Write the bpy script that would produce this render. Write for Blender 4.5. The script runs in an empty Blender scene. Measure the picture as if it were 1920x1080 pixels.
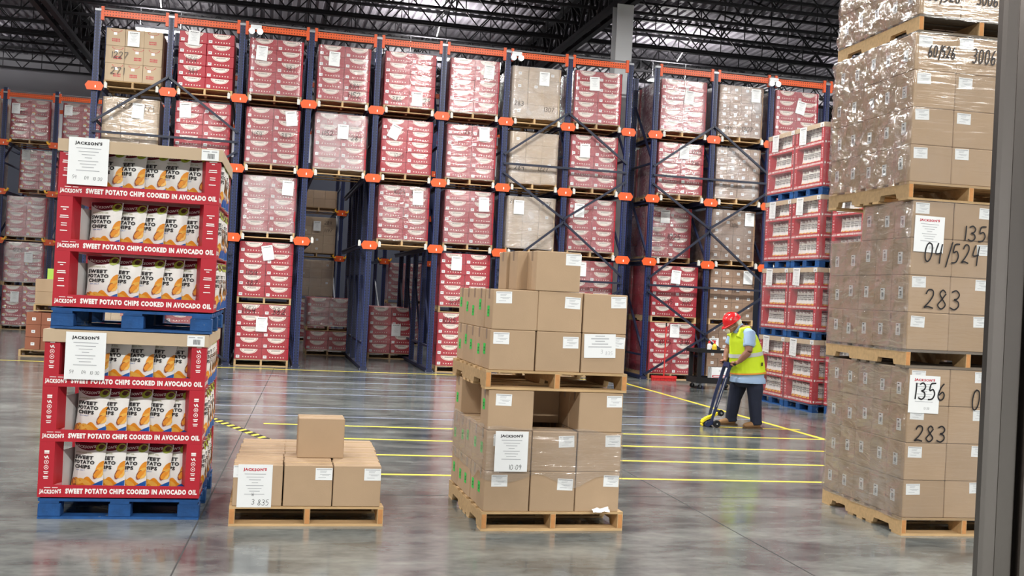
import bpy, bmesh, math, random
from mathutils import Vector, Matrix, noise
R = math.radians
rnd = random.Random(7)
SC = bpy.context.scene
COL = SC.collection

# ------------------------------------------------------------------ camera
F_PX, YAW, PITCH, ROLL, EYE = 2000.0, 0.2263, 0.0062, 0.0501, 1.6164
cam_d = bpy.data.cameras.new('camera'); cam = bpy.data.objects.new('camera', cam_d); COL.objects.link(cam)
cam_d.sensor_fit = 'HORIZONTAL'; cam_d.sensor_width = 36.0; cam_d.lens = 36.0 * F_PX / 1920.0
cam_d.clip_start = 0.05; cam_d.clip_end = 300
fw = Vector((math.sin(YAW) * math.cos(PITCH), math.cos(YAW) * math.cos(PITCH), math.sin(PITCH)))
rt = Vector((math.cos(YAW), -math.sin(YAW), 0)); up = rt.cross(fw)
c_, s_ = math.cos(ROLL), math.sin(ROLL)
rt2 = c_ * rt + s_ * up; up2 = -s_ * rt + c_ * up
cam.matrix_world = Matrix(((rt2.x, up2.x, -fw.x, 0), (rt2.y, up2.y, -fw.y, 0), (rt2.z, up2.z, -fw.z, EYE), (0, 0, 0, 1)))
SC.camera = cam

# ------------------------------------------------------------------ world, exposure
w = bpy.data.worlds.new('world'); SC.world = w; w.use_nodes = True
bg = w.node_tree.nodes['Background']; bg.inputs[0].default_value = (0.86, 0.93, 1.0, 1); bg.inputs[1].default_value = 0.06
vs = SC.view_settings
SC.display_settings.display_device = 'sRGB'
vs.view_transform = 'Standard'; vs.look = 'None'; vs.exposure = 0.0; vs.gamma = 1.0; vs.use_curve_mapping = False

# ------------------------------------------------------------------ ceiling lamps of the hall (high bays above the aisle)
LAMPS = [(x, y) for y in (-2.88, 6.24, 15.36, 29.0, 36.6) for x in (-10.5, -3.0, 4.0, 11.0, 18.0)]
LAMP_W = {-2.88: 860, 6.24: 200, 15.36: 680, 29.0: 110, 36.6: 380}

# ------------------------------------------------------------------ materials
MATS = {}
def lin(c):
    return tuple(((v / 255) / 12.92 if v / 255 <= .04045 else ((v / 255 + .055) / 1.055) ** 2.4) for v in c)
def mnode(N, L, op, a, b=None, c=None):
    n = N.new('ShaderNodeMath'); n.operation = op
    for i, v in enumerate((a, b, c)):
        if v is None: continue
        if isinstance(v, (int, float)): n.inputs[i].default_value = v
        else: L.new(v, n.inputs[i])
    return n.outputs[0]
def mat(name, rgb, rough=.6, metal=0, var=.0, scale=8, bump=0, bscale=60, emit=0, spec=.5, stretch=None, ovar=0.0):
    m = bpy.data.materials.new(name); m.use_nodes = True; nt = m.node_tree; N = nt.nodes; L = nt.links
    b = N['Principled BSDF']; col = lin(rgb)
    b.inputs['Base Color'].default_value = (*col, 1); b.inputs['Roughness'].default_value = rough
    b.inputs['Metallic'].default_value = metal; b.inputs['Specular IOR Level'].default_value = spec
    if emit:
        b.inputs['Emission Color'].default_value = (*col, 1); b.inputs['Emission Strength'].default_value = emit
    if var or bump:
        tc = N.new('ShaderNodeTexCoord'); mp = N.new('ShaderNodeMapping'); L.new(tc.outputs['Object'], mp.inputs[0])
        if stretch: mp.inputs['Scale'].default_value = stretch
    if var:
        oi = N.new('ShaderNodeObjectInfo'); ad = N.new('ShaderNodeVectorMath'); ad.operation = 'ADD'
        mu = N.new('ShaderNodeMath'); mu.operation = 'MULTIPLY'; mu.inputs[1].default_value = 37.0
        L.new(oi.outputs['Random'], mu.inputs[0]); L.new(mp.outputs[0], ad.inputs[0]); L.new(mu.outputs[0], ad.inputs[1])
        nz = N.new('ShaderNodeTexNoise'); nz.inputs['Scale'].default_value = scale; nz.inputs['Detail'].default_value = 5
        L.new(ad.outputs[0], nz.inputs[0])
        mx = N.new('ShaderNodeMix'); mx.data_type = 'RGBA'; L.new(nz.outputs[0], mx.inputs[0])
        mx.inputs[6].default_value = (*[max(0, v * (1 - var)) for v in col], 1); mx.inputs[7].default_value = (*[min(1, v * (1 + var)) for v in col], 1)
        src = mx.outputs[2]
        if ovar:   # each board or carton a little lighter or darker than its neighbour
            hs = N.new('ShaderNodeHueSaturation'); L.new(mnode(N, L, 'MULTIPLY_ADD', oi.outputs['Random'], 2 * ovar, 1 - ovar), hs.inputs['Value']); L.new(src, hs.inputs['Color']); src = hs.outputs[0]
        L.new(src, b.inputs['Base Color'])
    if bump:
        nb = N.new('ShaderNodeTexNoise'); nb.inputs['Scale'].default_value = bscale; nb.inputs['Detail'].default_value = 3
        L.new(mp.outputs[0], nb.inputs[0]); bp = N.new('ShaderNodeBump'); bp.inputs['Strength'].default_value = bump; bp.inputs['Distance'].default_value = .01
        L.new(nb.outputs[0], bp.inputs['Height']); L.new(bp.outputs[0], b.inputs['Normal'])
    MATS[name] = m
    return m
def nodes(name):
    m = MATS[name]; return m, m.node_tree.nodes, m.node_tree.links, m.node_tree.nodes['Principled BSDF']

mat('kraft', (177, 150, 120), .75, var=.08, scale=5, bump=.05, bscale=120, ovar=.06)
mat('kraft_dark', (150, 118, 92), .75, var=.12, scale=5)
mat('kraft_pale', (190, 168, 140), .75, var=.08, scale=5)
mat('carton_brown', (150, 92, 68), .7, var=.12, scale=6)
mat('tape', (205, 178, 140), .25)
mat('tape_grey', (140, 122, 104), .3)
mat('paper', (236, 238, 238), .6)
mat('ink', (28, 26, 30), .6)
mat('ink_grey', (172, 174, 178), .7)
mat('ink_red', (190, 36, 62), .6)
mat('ink_green', (52, 205, 84), .55)
mat('marker', (22, 20, 26), .45)
mat('red_board', (180, 26, 44), .5, var=.05, scale=4)
mat('red_print', (246, 240, 236), .55)
mat('white_board', (206, 206, 204), .7)
mat('red_case', (172, 28, 46), .45, var=.08, scale=4)
mat('case_white', (238, 228, 218), .5)
mat('case_yellow', (236, 196, 40), .5)
mat('case_red_ink', (150, 24, 40), .5)
mat('wood', (192, 160, 116), .8, var=.28, scale=6, bump=.2, bscale=40, stretch=(1, 6, 6), ovar=.22)
mat('wood_end', (196, 138, 84), .85, var=.25, scale=30)
mat('wood_grey', (122, 110, 96), .85, var=.3, scale=8, stretch=(1, 6, 6), ovar=.25)
mat('pallet_blue', (20, 74, 132), .75, var=.5, scale=14, bump=.25, bscale=50, ovar=.2)
mat('orange', (224, 88, 34), .45, var=.06, scale=5)
mat('navy', (36, 51, 102), .4, var=.12, scale=3)
mat('navy_plain', (28, 36, 66), .5)
mat('zinc', (150, 152, 156), .4, metal=.5)
mat('rail_end', (206, 206, 200), .5)
mat('yellow_end', (246, 180, 40), .5)
mat('steel_black', (30, 29, 33), .6)
mat('brace', (26, 32, 52), .45)
mat('deck', (146, 142, 150), .65, metal=0, var=.12, scale=2)
mat('wall_paint', (196, 196, 202), .8, var=.04, scale=.6)
mat('wall_dark', (40, 44, 58), .7, var=.06, scale=.6)
mat('column_white', (222, 226, 228), .5)
mat('tape_yellow', (246, 226, 84), .45)
mat('tape_black', (26, 26, 26), .5)
mat('chalk_white', (160, 168, 192), .3)
mat('joint', (58, 58, 58), .8)
mat('black_plastic', (24, 24, 26), .5)
mat('rubber', (16, 16, 17), .7)
mat('lens', (255, 252, 246), .4, emit=22)
mat('lamp_glass', (255, 252, 246), .3, emit=30)
mat('stainless', (156, 148, 143), .26, metal=1, bump=.03, bscale=30, stretch=(40, 40, .4))
mat('stainless_dark', (60, 60, 62), .4, metal=.8)
# bag
mat('bag_white', (238, 237, 232), .32, spec=.5)
mat('bag_maroon', (112, 20, 40), .35)
mat('bag_orange', (232, 150, 40), .38, var=.25, scale=22)
mat('bag_gold', (246, 186, 82), .38, var=.2, scale=30)
mat('bag_rust', (152, 74, 46), .4)
mat('bag_blue', (22, 92, 172), .35)
mat('bag_green', (166, 182, 56), .4)
mat('bag_brown', (78, 44, 22), .4)
mat('bag_olive', (176, 182, 140), .5)
# person
mat('skin', (150, 104, 84), .55)
mat('hivis', (214, 240, 36), .6, var=.06, scale=9, bump=.3, bscale=14)
mat('hivis_orange', (240, 150, 60), .6)
mat('reflective', (200, 204, 204), .35)
mat('shirt_blue', (160, 186, 220), .8, var=.06, scale=12, bump=.3, bscale=18)
mat('denim', (26, 32, 52), .85, var=.2, scale=10, bump=.3, bscale=22)
mat('leather', (150, 112, 72), .7, var=.2, scale=16)
mat('sole', (92, 70, 48), .8)
mat('helmet_red', (226, 34, 40), .25)
mat('net_white', (228, 222, 208), .8)
mat('mask_cream', (220, 208, 190), .8)
mat('hair_dark', (34, 28, 26), .7)
mat('tool_blue', (36, 48, 84), .35)
mat('tool_yellow', (246, 222, 40), .4)
mat('broom_red', (206, 44, 44), .5)
mat('green_card', (176, 214, 90), .6)

def worn(name, rgb, scale, lo, hi):
    """paint rubbed through to bare wood in irregular patches"""
    m, N, L, b = nodes(name); src = b.inputs['Base Color'].links[0].from_socket
    tc = N.new('ShaderNodeTexCoord'); nz = N.new('ShaderNodeTexNoise'); nz.inputs['Scale'].default_value = scale; nz.inputs['Detail'].default_value = 8; nz.inputs['Roughness'].default_value = .7
    oi = N.new('ShaderNodeObjectInfo'); ad = N.new('ShaderNodeVectorMath'); ad.operation = 'ADD'
    L.new(tc.outputs['Object'], ad.inputs[0]); L.new(oi.outputs['Location'], ad.inputs[1]); L.new(ad.outputs[0], nz.inputs[0])
    mr = N.new('ShaderNodeMapRange'); mr.inputs[1].default_value = lo; mr.inputs[2].default_value = hi; L.new(nz.outputs[0], mr.inputs[0])
    mx = N.new('ShaderNodeMix'); mx.data_type = 'RGBA'; L.new(mr.outputs[0], mx.inputs[0]); L.new(src, mx.inputs[6]); mx.inputs[7].default_value = (*lin(rgb), 1); L.new(mx.outputs[2], b.inputs['Base Color'])
worn('pallet_blue', (150, 158, 150), 7, .62, .70)
# perforated rack steel: small dark punched holes, laid out in the piece's own coordinates
def holes(name, axis, across, pitch, offs, half, fill=.5, dark=.12):
    m, N, L, b = nodes(name)
    tc = N.new('ShaderNodeTexCoord'); sp = N.new('ShaderNodeSeparateXYZ'); L.new(tc.outputs['Object'], sp.inputs[0])
    a = mnode(N, L, 'FRACT', mnode(N, L, 'MULTIPLY', sp.outputs[axis], 1 / pitch)); ha = mnode(N, L, 'LESS_THAN', a, fill)
    d = mnode(N, L, 'ABSOLUTE', mnode(N, L, 'SUBTRACT', mnode(N, L, 'ABSOLUTE', sp.outputs[across]), offs))
    hb = mnode(N, L, 'LESS_THAN', d, half); k = mnode(N, L, 'MULTIPLY', ha, hb)
    mx = N.new('ShaderNodeMix'); mx.data_type = 'RGBA'; L.new(k, mx.inputs[0])
    src = b.inputs['Base Color'].links[0].from_socket if b.inputs['Base Color'].links else None
    if src: L.new(src, mx.inputs[6])
    else: mx.inputs[6].default_value = b.inputs['Base Color'].default_value
    base = b.inputs['Base Color'].default_value
    mx.inputs[7].default_value = (base[0] * dark, base[1] * dark, base[2] * dark, 1)
    L.new(mx.outputs[2], b.inputs['Base Color'])
holes('navy', 'Z', 'X', .055, .031, .008, .5)
mat('orange_beam', (228, 92, 34), .45, var=.06, scale=5)
holes('orange_beam', 'X', 'Z', .05, .028, .010, .45, .2)

# floor: polished grey concrete
def floor_mat():
    m = mat('concrete', (112, 114, 116), .22); N, L = m.node_tree.nodes, m.node_tree.links; b = N['Principled BSDF']
    tc = N.new('ShaderNodeTexCoord'); mp = N.new('ShaderNodeMapping'); mp.inputs['Scale'].default_value = (.8, 1.2, 1); L.new(tc.outputs['Object'], mp.inputs[0])
    n1 = N.new('ShaderNodeTexNoise'); n1.inputs['Scale'].default_value = 1.1; n1.inputs['Detail'].default_value = 9; n1.inputs['Roughness'].default_value = .62; L.new(mp.outputs[0], n1.inputs[0])
    n2 = N.new('ShaderNodeTexNoise'); n2.inputs['Scale'].default_value = 14; n2.inputs['Detail'].default_value = 6; L.new(mp.outputs[0], n2.inputs[0])
    mp3 = N.new('ShaderNodeMapping'); mp3.inputs['Scale'].default_value = (1.0, 2.6, 1); mp3.inputs['Rotation'].default_value = (0, 0, .3); L.new(tc.outputs['Object'], mp3.inputs[0])
    n3 = N.new('ShaderNodeTexNoise'); n3.inputs['Scale'].default_value = 1.6; n3.inputs['Detail'].default_value = 8; n3.inputs['Distortion'].default_value = .8; L.new(mp3.outputs[0], n3.inputs[0])
    s = mnode(N, L, 'ADD', mnode(N, L, 'MULTIPLY', n1.outputs[0], .6), mnode(N, L, 'ADD', mnode(N, L, 'MULTIPLY', n2.outputs[0], .15), mnode(N, L, 'MULTIPLY', n3.outputs[0], .3)))
    cr = N.new('ShaderNodeValToRGB'); e = cr.color_ramp.elements
    e[0].position = .40; e[0].color = (*lin((70, 74, 75)), 1); e[1].position = .66; e[1].color = (*lin((140, 144, 140)), 1)
    L.new(s, cr.inputs[0]); L.new(cr.outputs[0], b.inputs['Base Color'])
    L.new(mnode(N, L, 'MULTIPLY_ADD', n3.outputs[0], .22, .05), b.inputs['Roughness'])
    bp = N.new('ShaderNodeBump'); bp.inputs['Strength'].default_value = .02; bp.inputs['Distance'].default_value = .02; L.new(n1.outputs[0], bp.inputs['Height']); L.new(bp.outputs[0], b.inputs['Normal'])
floor_mat()

# stretch film: thin clear glossy plastic, slightly milky, crinkled
def film_mat(name, milk, gloss, bump, sc=(1.2, 1.2, 4.5), tint=(.99, .99, .99), cap=.5):
    m = bpy.data.materials.new(name); m.use_nodes = True; MATS[name] = m
    nt = m.node_tree; N, L = nt.nodes, nt.links; N.clear(); out = N.new('ShaderNodeOutputMaterial')
    tc = N.new('ShaderNodeTexCoord'); mp = N.new('ShaderNodeMapping'); mp.inputs['Scale'].default_value = sc; mp.inputs['Rotation'].default_value = (.12, .1, 0)
    oi = N.new('ShaderNodeObjectInfo'); ad = N.new('ShaderNodeVectorMath'); ad.operation = 'ADD'
    L.new(tc.outputs['Object'], ad.inputs[0]); L.new(mnode(N, L, 'MULTIPLY', oi.outputs['Random'], 50.0), ad.inputs[1]); L.new(ad.outputs[0], mp.inputs[0])
    n1 = N.new('ShaderNodeTexNoise'); n1.inputs['Scale'].default_value = 3.2; n1.inputs['Detail'].default_value = 4; n1.inputs['Distortion'].default_value = 1.2; L.new(mp.outputs[0], n1.inputs[0])
    n2 = N.new('ShaderNodeTexNoise'); n2.inputs['Scale'].default_value = 2.0; n2.inputs['Detail'].default_value = 3; L.new(ad.outputs[0], n2.inputs[0])
    bp = N.new('ShaderNodeBump'); bp.inputs['Strength'].default_value = bump; bp.inputs['Distance'].default_value = .05; L.new(n1.outputs[0], bp.inputs['Height'])
    tr = N.new('ShaderNodeBsdfTransparent'); tr.inputs[0].default_value = (*tint, 1)
    gl = N.new('ShaderNodeBsdfGlossy'); gl.inputs['Roughness'].default_value = .13; gl.inputs[0].default_value = (1, 1, 1, 1); L.new(bp.outputs[0], gl.inputs['Normal'])
    df = N.new('ShaderNodeBsdfDiffuse'); df.inputs[0].default_value = (.9, .9, .92, 1)
    fr = N.new('ShaderNodeFresnel'); fr.inputs[0].default_value = 1.45
    m1 = N.new('ShaderNodeMixShader'); L.new(mnode(N, L, 'MULTIPLY', mnode(N, L, 'POWER', n2.outputs[0], 2.0), milk * 3), m1.inputs[0]); L.new(tr.outputs[0], m1.inputs[1]); L.new(df.outputs[0], m1.inputs[2])
    m2 = N.new('ShaderNodeMixShader'); L.new(mnode(N, L, 'MINIMUM', mnode(N, L, 'MULTIPLY', fr.outputs[0], gloss), cap), m2.inputs[0]); L.new(m1.outputs[0], m2.inputs[1]); L.new(gl.outputs[0], m2.inputs[2])
    L.new(m2.outputs[0], out.inputs[0])
film_mat('film', .10, 3.6, .35)
film_mat('film_light', .05, 1.5, .25, cap=.2)
film_mat('film_heavy', .24, 4.2, .5)
film_mat('film_crinkle', .05, 3.6, .55, (2.2, 2.2, 4))
film_mat('film_band', .08, 2.4, .35, (.8, .8, 7), cap=.3)
film_mat('film_tight', .04, 1.5, .10, (.8, .8, 8), cap=.22)

# ------------------------------------------------------------------ mesh helpers
TEXT = {}
def text_geo(s, bold=.0):
    """outline of a line of text as flat verts (x right, y up, normalised to 0..1 box) and faces"""
    k = (s, bold)
    if k in TEXT: return TEXT[k]
    cu = bpy.data.curves.new('t', 'FONT'); cu.body = s; cu.size = 1; cu.resolution_u = 2; cu.offset = bold; cu.fill_mode = 'FRONT'
    cu.space_character = 1.0 + bold * 3
    o = bpy.data.objects.new('t', cu); COL.objects.link(o)
    dg = bpy.context.evaluated_depsgraph_get(); dg.update()
    me = bpy.data.meshes.new_from_object(o.evaluated_get(dg))
    vv = [v.co.to_2d() for v in me.vertices]; ff = [tuple(p.vertices) for p in me.polygons]
    bpy.data.objects.remove(o); bpy.data.curves.remove(cu); bpy.data.meshes.remove(me)
    x0 = min(v.x for v in vv); x1 = max(v.x for v in vv); y0 = min(v.y for v in vv); y1 = max(v.y for v in vv)
    TEXT[k] = ([((v.x - x0) / (x1 - x0), (v.y - y0) / (y1 - y0)) for v in vv], ff, (x1 - x0) / (y1 - y0))
    return TEXT[k]

DIG = {  # handwritten strokes in a 0..1 x 0..1 cell
 '0': [[(.5, 1), (.2, .85), (.08, .5), (.2, .12), (.5, 0), (.8, .15), (.92, .5), (.8, .88), (.45, .98)]],
 '1': [[(.45, 1), (.5, .5), (.5, 0)]],
 '2': [[(.1, .75), (.3, .98), (.7, .95), (.8, .7), (.5, .35), (.08, .05), (.4, .1), (.95, .02)]],
 '3': [[(.1, .9), (.5, 1), (.85, .8), (.7, .58), (.4, .52), (.8, .42), (.9, .18), (.55, 0), (.08, .1)]],
 '4': [[(.3, 1), (.1, .45), (.85, .5)], [(.8, .95), (.7, .4), (.72, -.08)]],
 '5': [[(.9, 1), (.3, .96), (.2, .55), (.6, .62), (.88, .35), (.65, .05), (.1, .0)]],
 '6': [[(.7, 1), (.3, .7), (.1, .25), (.35, 0), (.75, .05), (.88, .3), (.6, .48), (.2, .28)]],
 '7': [[(.08, .92), (.9, .98), (.5, .4), (.35, 0)]],
 '8': [[(.75, .85), (.45, 1), (.2, .8), (.5, .52), (.85, .22), (.5, 0), (.12, .2), (.45, .5), (.8, .82)]],
 '9': [[(.85, .85), (.5, 1), (.18, .75), (.45, .52), (.85, .75), (.75, .3), (.5, 0)]],
 '/': [[(.75, 1.1), (.25, -.25)]], ':': [[(.5, .7), (.5, .64)], [(.5, .3), (.5, .24)]], ' ': []}

class MB:
    def __init__(s): s.v = []; s.f = []; s.m = []; s.mats = []
    def mi(s, m):
        if m not in s.mats: s.mats.append(m)
        return s.mats.index(m)
    def add(s, vs_, fs, m):
        b = len(s.v); s.v += [tuple(v) for v in vs_]; k = s.mi(m)
        for f in fs: s.f.append(tuple(b + i for i in f)); s.m.append(k)
        return s
    def box(s, x0, x1, y0, y1, z0, z1, m):
        return s.add([(x0, y0, z0), (x1, y0, z0), (x1, y1, z0), (x0, y1, z0), (x0, y0, z1), (x1, y0, z1), (x1, y1, z1), (x0, y1, z1)],
                     [(0, 3, 2, 1), (4, 5, 6, 7), (0, 1, 5, 4), (1, 2, 6, 5), (2, 3, 7, 6), (3, 0, 4, 7)], m)
    def prism(s, poly, a0, a1, axis, m):
        """poly in the two other axes, extruded along axis ('x','y','z')"""
        n = len(poly)
        def p(u, v, a): return {'x': (a, u, v), 'y': (u, a, v), 'z': (u, v, a)}[axis]
        V = [p(u, v, a0) for u, v in poly] + [p(u, v, a1) for u, v in poly]
        Fc = [tuple(range(n))[::-1], tuple(range(n, 2 * n))] + [(i, (i + 1) % n, n + (i + 1) % n, n + i) for i in range(n)]
        return s.add(V, Fc, m)
    def tube(s, path, r, m, n=6, caps=True, side=None, squash=1.0):
        P = [Vector(p) for p in path]; rs = r if isinstance(r, (list, tuple)) else [r] * len(P)
        V = []; Fc = []
        for i, p in enumerate(P):
            t = (P[min(i + 1, len(P) - 1)] - P[max(i - 1, 0)]).normalized()
            sd = Vector(side) if side else (Vector((0, 0, 1)) if abs(t.z) < .9 else Vector((0, 1, 0)))
            a = (sd - t * sd.dot(t)).normalized(); b = t.cross(a)
            rr = rs[i]; ra, rb = (rr if isinstance(rr, tuple) else (rr, rr * squash))
            for k in range(n):
                an = 2 * math.pi * k / n + math.pi / n
                V.append(p + a * math.cos(an) * ra + b * math.sin(an) * rb)
        for i in range(len(P) - 1):
            for k in range(n):
                Fc.append((i * n + k, i * n + (k + 1) % n, (i + 1) * n + (k + 1) % n, (i + 1) * n + k))
        if caps: Fc.append(tuple(range(n))[::-1]); Fc.append(tuple((len(P) - 1) * n + k for k in range(n)))
        return s.add(V, Fc, m)
    def bar(s, a, b, wd, m, wd2=None):
        """square bar from a to b"""
        h = wd / math.sqrt(2); return s.tube([a, b], h, m, 4) if wd2 is None else s.tube([a, b], (h, wd2 / math.sqrt(2)), m, 4)
    def disc(s, c, r, th, axis, m, n=16):
        d = {'x': Vector((1, 0, 0)), 'y': Vector((0, 1, 0)), 'z': Vector((0, 0, 1))}[axis]
        c = Vector(c); return s.tube([c - d * th / 2, c + d * th / 2], r, m, n)
    def text(s, t, x, z, wd, ht, m, y=0.0, bold=.02, fn=None, shear=0.0, arc=0.0):
        """flat lettering on the XZ plane facing -y; x,z = lower left"""
        V, Fc, asp = text_geo(t, bold)
        if wd is None: wd = ht * asp
        out = []
        for u, v in V:
            px = x + u * wd + shear * v * ht; pz = z + v * ht + arc * (1 - (2 * u - 1) ** 2)
            out.append(fn(px, pz) if fn else (px, y, pz))
        return s.add(out, Fc, m)
    def poly(s, pts, m, y=0.0, fn=None):
        return s.add([fn(px, pz) if fn else (px, y, pz) for px, pz in pts], [tuple(range(len(pts)))], m)
    def rect(s, x0, x1, z0, z1, m, y=0.0, fn=None): return s.poly([(x0, z0), (x1, z0), (x1, z1), (x0, z1)], m, y, fn)
    def ell(s, cx, cz, rx, rz, m, y=0.0, fn=None, n=14, rot=0, a0=0, a1=2 * math.pi):
        c, sn = math.cos(rot), math.sin(rot); full = abs(a1 - a0 - 2 * math.pi) < 1e-6
        P = []
        for i in range(n if full else n + 1):
            a = a0 + (a1 - a0) * i / n; ex, ez = rx * math.cos(a), rz * math.sin(a)
            P.append((cx + c * ex - sn * ez, cz + sn * ex + c * ez))
        return s.poly(P, m, y, fn)
    def ribbon(s, pts, wd, m, y=0.0, fn=None):
        # smooth the stroke with Catmull-Rom, then a flat ribbon
        Q = [Vector(p).to_2d() if len(p) > 2 else Vector(p) for p in pts]; S = []
        for i in range(len(Q) - 1):
            p0, p1, p2, p3 = Q[max(i - 1, 0)], Q[i], Q[i + 1], Q[min(i + 2, len(Q) - 1)]
            st = 4 if len(Q) > 2 else 1
            for k in range(st):
                t = k / st; S.append(.5 * ((2 * p1) + (p2 - p0) * t + (2 * p0 - 5 * p1 + 4 * p2 - p3) * t * t + (3 * p1 - p0 - 3 * p2 + p3) * t ** 3))
        S.append(Q[-1]); V = []; Fc = []
        for i, p in enumerate(S):
            t = S[min(i + 1, len(S) - 1)] - S[max(i - 1, 0)]
            t = t.normalized() if t.length > 1e-9 else Vector((1, 0)); nn = Vector((-t.y, t.x)) * wd / 2
            for q in (p + nn, p - nn): V.append(fn(q.x, q.y) if fn else (q.x, y, q.y))
        for i in range(len(S) - 1): Fc.append((2 * i, 2 * i + 1, 2 * i + 3, 2 * i + 2))
        return s.add(V, Fc, m)
    def hand(s, t, x, z, h, m='marker', y=0.0, wd=None, cw=.62, slant=.1, fn=None, W=None):
        """handwritten digits, optionally fitted to the width W"""
        if W: cw = W / h / (sum(.62 if ch in '1:/' else 1 for ch in t)) - .14
        for ch in t:
            for st in DIG[ch]:
                s.ribbon([(x + (u * cw + v * slant) * h, z + v * h) for u, v in st], wd or h * .085, m, y, fn)
            x += h * (cw + .14) * (.62 if ch in '1:/' else 1)
        return s
    def mesh(s, name, smooth=False):
        me = bpy.data.meshes.new(name); me.from_pydata(s.v, [], s.f)
        for m in s.mats: me.materials.append(MATS[m])
        me.polygons.foreach_set('material_index', s.m)
        if smooth: me.polygons.foreach_set('use_smooth', [True] * len(s.f))
        me.update(); return me

def obj(name, me, parent=None, loc=(0, 0, 0), rot=(0, 0, 0), label=None, kind=None):
    if isinstance(me, MB): me = me.mesh(name)
    o = bpy.data.objects.new(name, me); COL.objects.link(o); o.location = loc; o.rotation_euler = rot
    if parent: o.parent = parent
    if label: o['label'] = label
    if kind: o['kind'] = kind
    return o
USED = {}
def tag(o, label, cat, group=None):
    o['label'] = label; o['category'] = cat
    if group: o['group'] = group
    USED.setdefault(label, []).append(o.name)
    return o
def thing(name, label, cat, loc=(0, 0, 0), rz=0, group=None):
    o = bpy.data.objects.new(name, None); COL.objects.link(o); o.location = loc; o.rotation_euler = (0, 0, rz); o.empty_display_size = .1
    return tag(o, label, cat, group)
def struct(name, me, parent=None, loc=(0, 0, 0)):
    return obj(name, me, parent, loc, kind='structure' if parent is None else None)
def bevel_box(name, wx, wy, wz, m, off=.004, top=None):
    """a carton: origin at front-left-bottom corner, softened edges"""
    bm = bmesh.new(); bmesh.ops.create_cube(bm, size=1)
    for v in bm.verts: v.co = Vector(((v.co.x + .5) * wx, (v.co.y + .5) * wy, (v.co.z + .5) * wz))
    bmesh.ops.bevel(bm, geom=list(bm.edges), offset=off, segments=1, affect='EDGES')
    me = bpy.data.meshes.new(name); bm.to_mesh(me); bm.free(); me.materials.append(MATS[m]); return me
def fnoise(x, y, z): return noise.noise(Vector((x, y, z)))
def film(name, x0, x1, y0, y1, z0, z1, m, amp=.012, seed=0, nu=64, nv=12, top=None, bot=None, over=.0, closed_top=False):
    """stretch film as one loose crinkled sleeve round a load"""
    per = []; r = .03; W, D = x1 - x0, y1 - y0; tot = 2 * (W + D)
    for i in range(nu):
        d = tot * i / nu
        if d < W: p = (x0 + d, y0, 0, -1)
        elif d < W + D: p = (x1, y0 + d - W, 1, 0)
        elif d < 2 * W + D: p = (x1 - (d - W - D), y1, 0, 1)
        else: p = (x0, y1 - (d - 2 * W - D), -1, 0)
        per.append((p, d))
    V = []; Fc = []
    for j in range(nv + 1):
        t = j / nv
        for (px, py, nx, ny), d in per:
            zb = z0 + (bot(px, py) if bot else 0); zt = z1 + (top(px, py) if top else 0)
            z = zb + (zt - zb) * t
            n = .5 + .5 * fnoise(px * 2.3 + seed, py * 2.3, z * 7) + .35 * fnoise(px * 9 + seed, py * 9, z * 22)
            o = over + amp * max(0, n)
            V.append((px + nx * o, py + ny * o, z))
    for j in range(nv):
        for i in range(nu): Fc.append((j * nu + i, j * nu + (i + 1) % nu, (j + 1) * nu + (i + 1) % nu, (j + 1) * nu + i))
    if closed_top: Fc.append(tuple(nv * nu + i for i in range(nu)))
    mb = MB(); mb.add(V, Fc, m); return mb.mesh(name, smooth=True)
ORD = ['first', 'second', 'third', 'fourth', 'fifth', 'sixth', 'seventh', 'eighth', 'ninth', 'tenth', 'eleventh', 'twelfth', 'thirteenth']
# ================================================================== the hall
fl = struct('floor', MB().box(-34, 44, -14, 42, -.2, 0, 'concrete'))
def strip(name, a, b, wd, m, z=.0012, parent=fl):
    a, b = Vector((*a, 0)), Vector((*b, 0)); t = (b - a).normalized(); n = Vector((-t.y, t.x, 0)) * wd / 2
    V = [a + n, a - n, b - n, b + n]
    mb = MB(); mb.add([(v.x, v.y, 0) for v in V] + [(v.x, v.y, z) for v in V], [(3, 2, 1, 0), (4, 5, 6, 7), (0, 1, 5, 4), (1, 2, 6, 5), (2, 3, 7, 6), (3, 0, 4, 7)], m)
    return obj(name, mb, parent)
for a, b in (((-.56, 3), (.24, 21)), ((3.28, 3), (3.43, 11)), ((-8, 8.385), (9, 8.33)), ((-12, 14.4), (-.3, 14.4)), ((7.2, 3), (7.6, 20))):
    strip('control_joint', a, b, .009, 'joint', .0008)
# yellow tape lines already laid, and the pale guide lines still to be taped
for y0, y1, x0, x1 in ((9.32, 9.10, .2, 5.35), (10.42, 10.08, .3, 5.95), (11.47, 11.10, .4, 6.5), (12.53, 12.12, .05, 6.93)):
    strip('yellow_tape_line', (x0, y0), (x1, y1), .062, 'tape_yellow', .0014)
strip('yellow_tape_line', (5.93, 13.17), (7.06, 13.06), .062, 'tape_yellow', .0014)
strip('yellow_tape_line', (6.91, 20.3), (6.905, 11.95), .075, 'tape_yellow', .0018)
strip('yellow_tape_line', (-6, 20.52), (6.9, 20.40), .07, 'tape_yellow', .0014)
for y0, y1 in ((13.36, 13.18), (14.30, 14.1), (16.0, 16.1), (16.95, 16.95), (18.0, 18.15), (19.2, 19.2)):
    strip('white_guide_line', (-.6, y0), (5.75 if y0 < 13.5 else 6.87, y1), .05, 'chalk_white', .0010)
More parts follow.
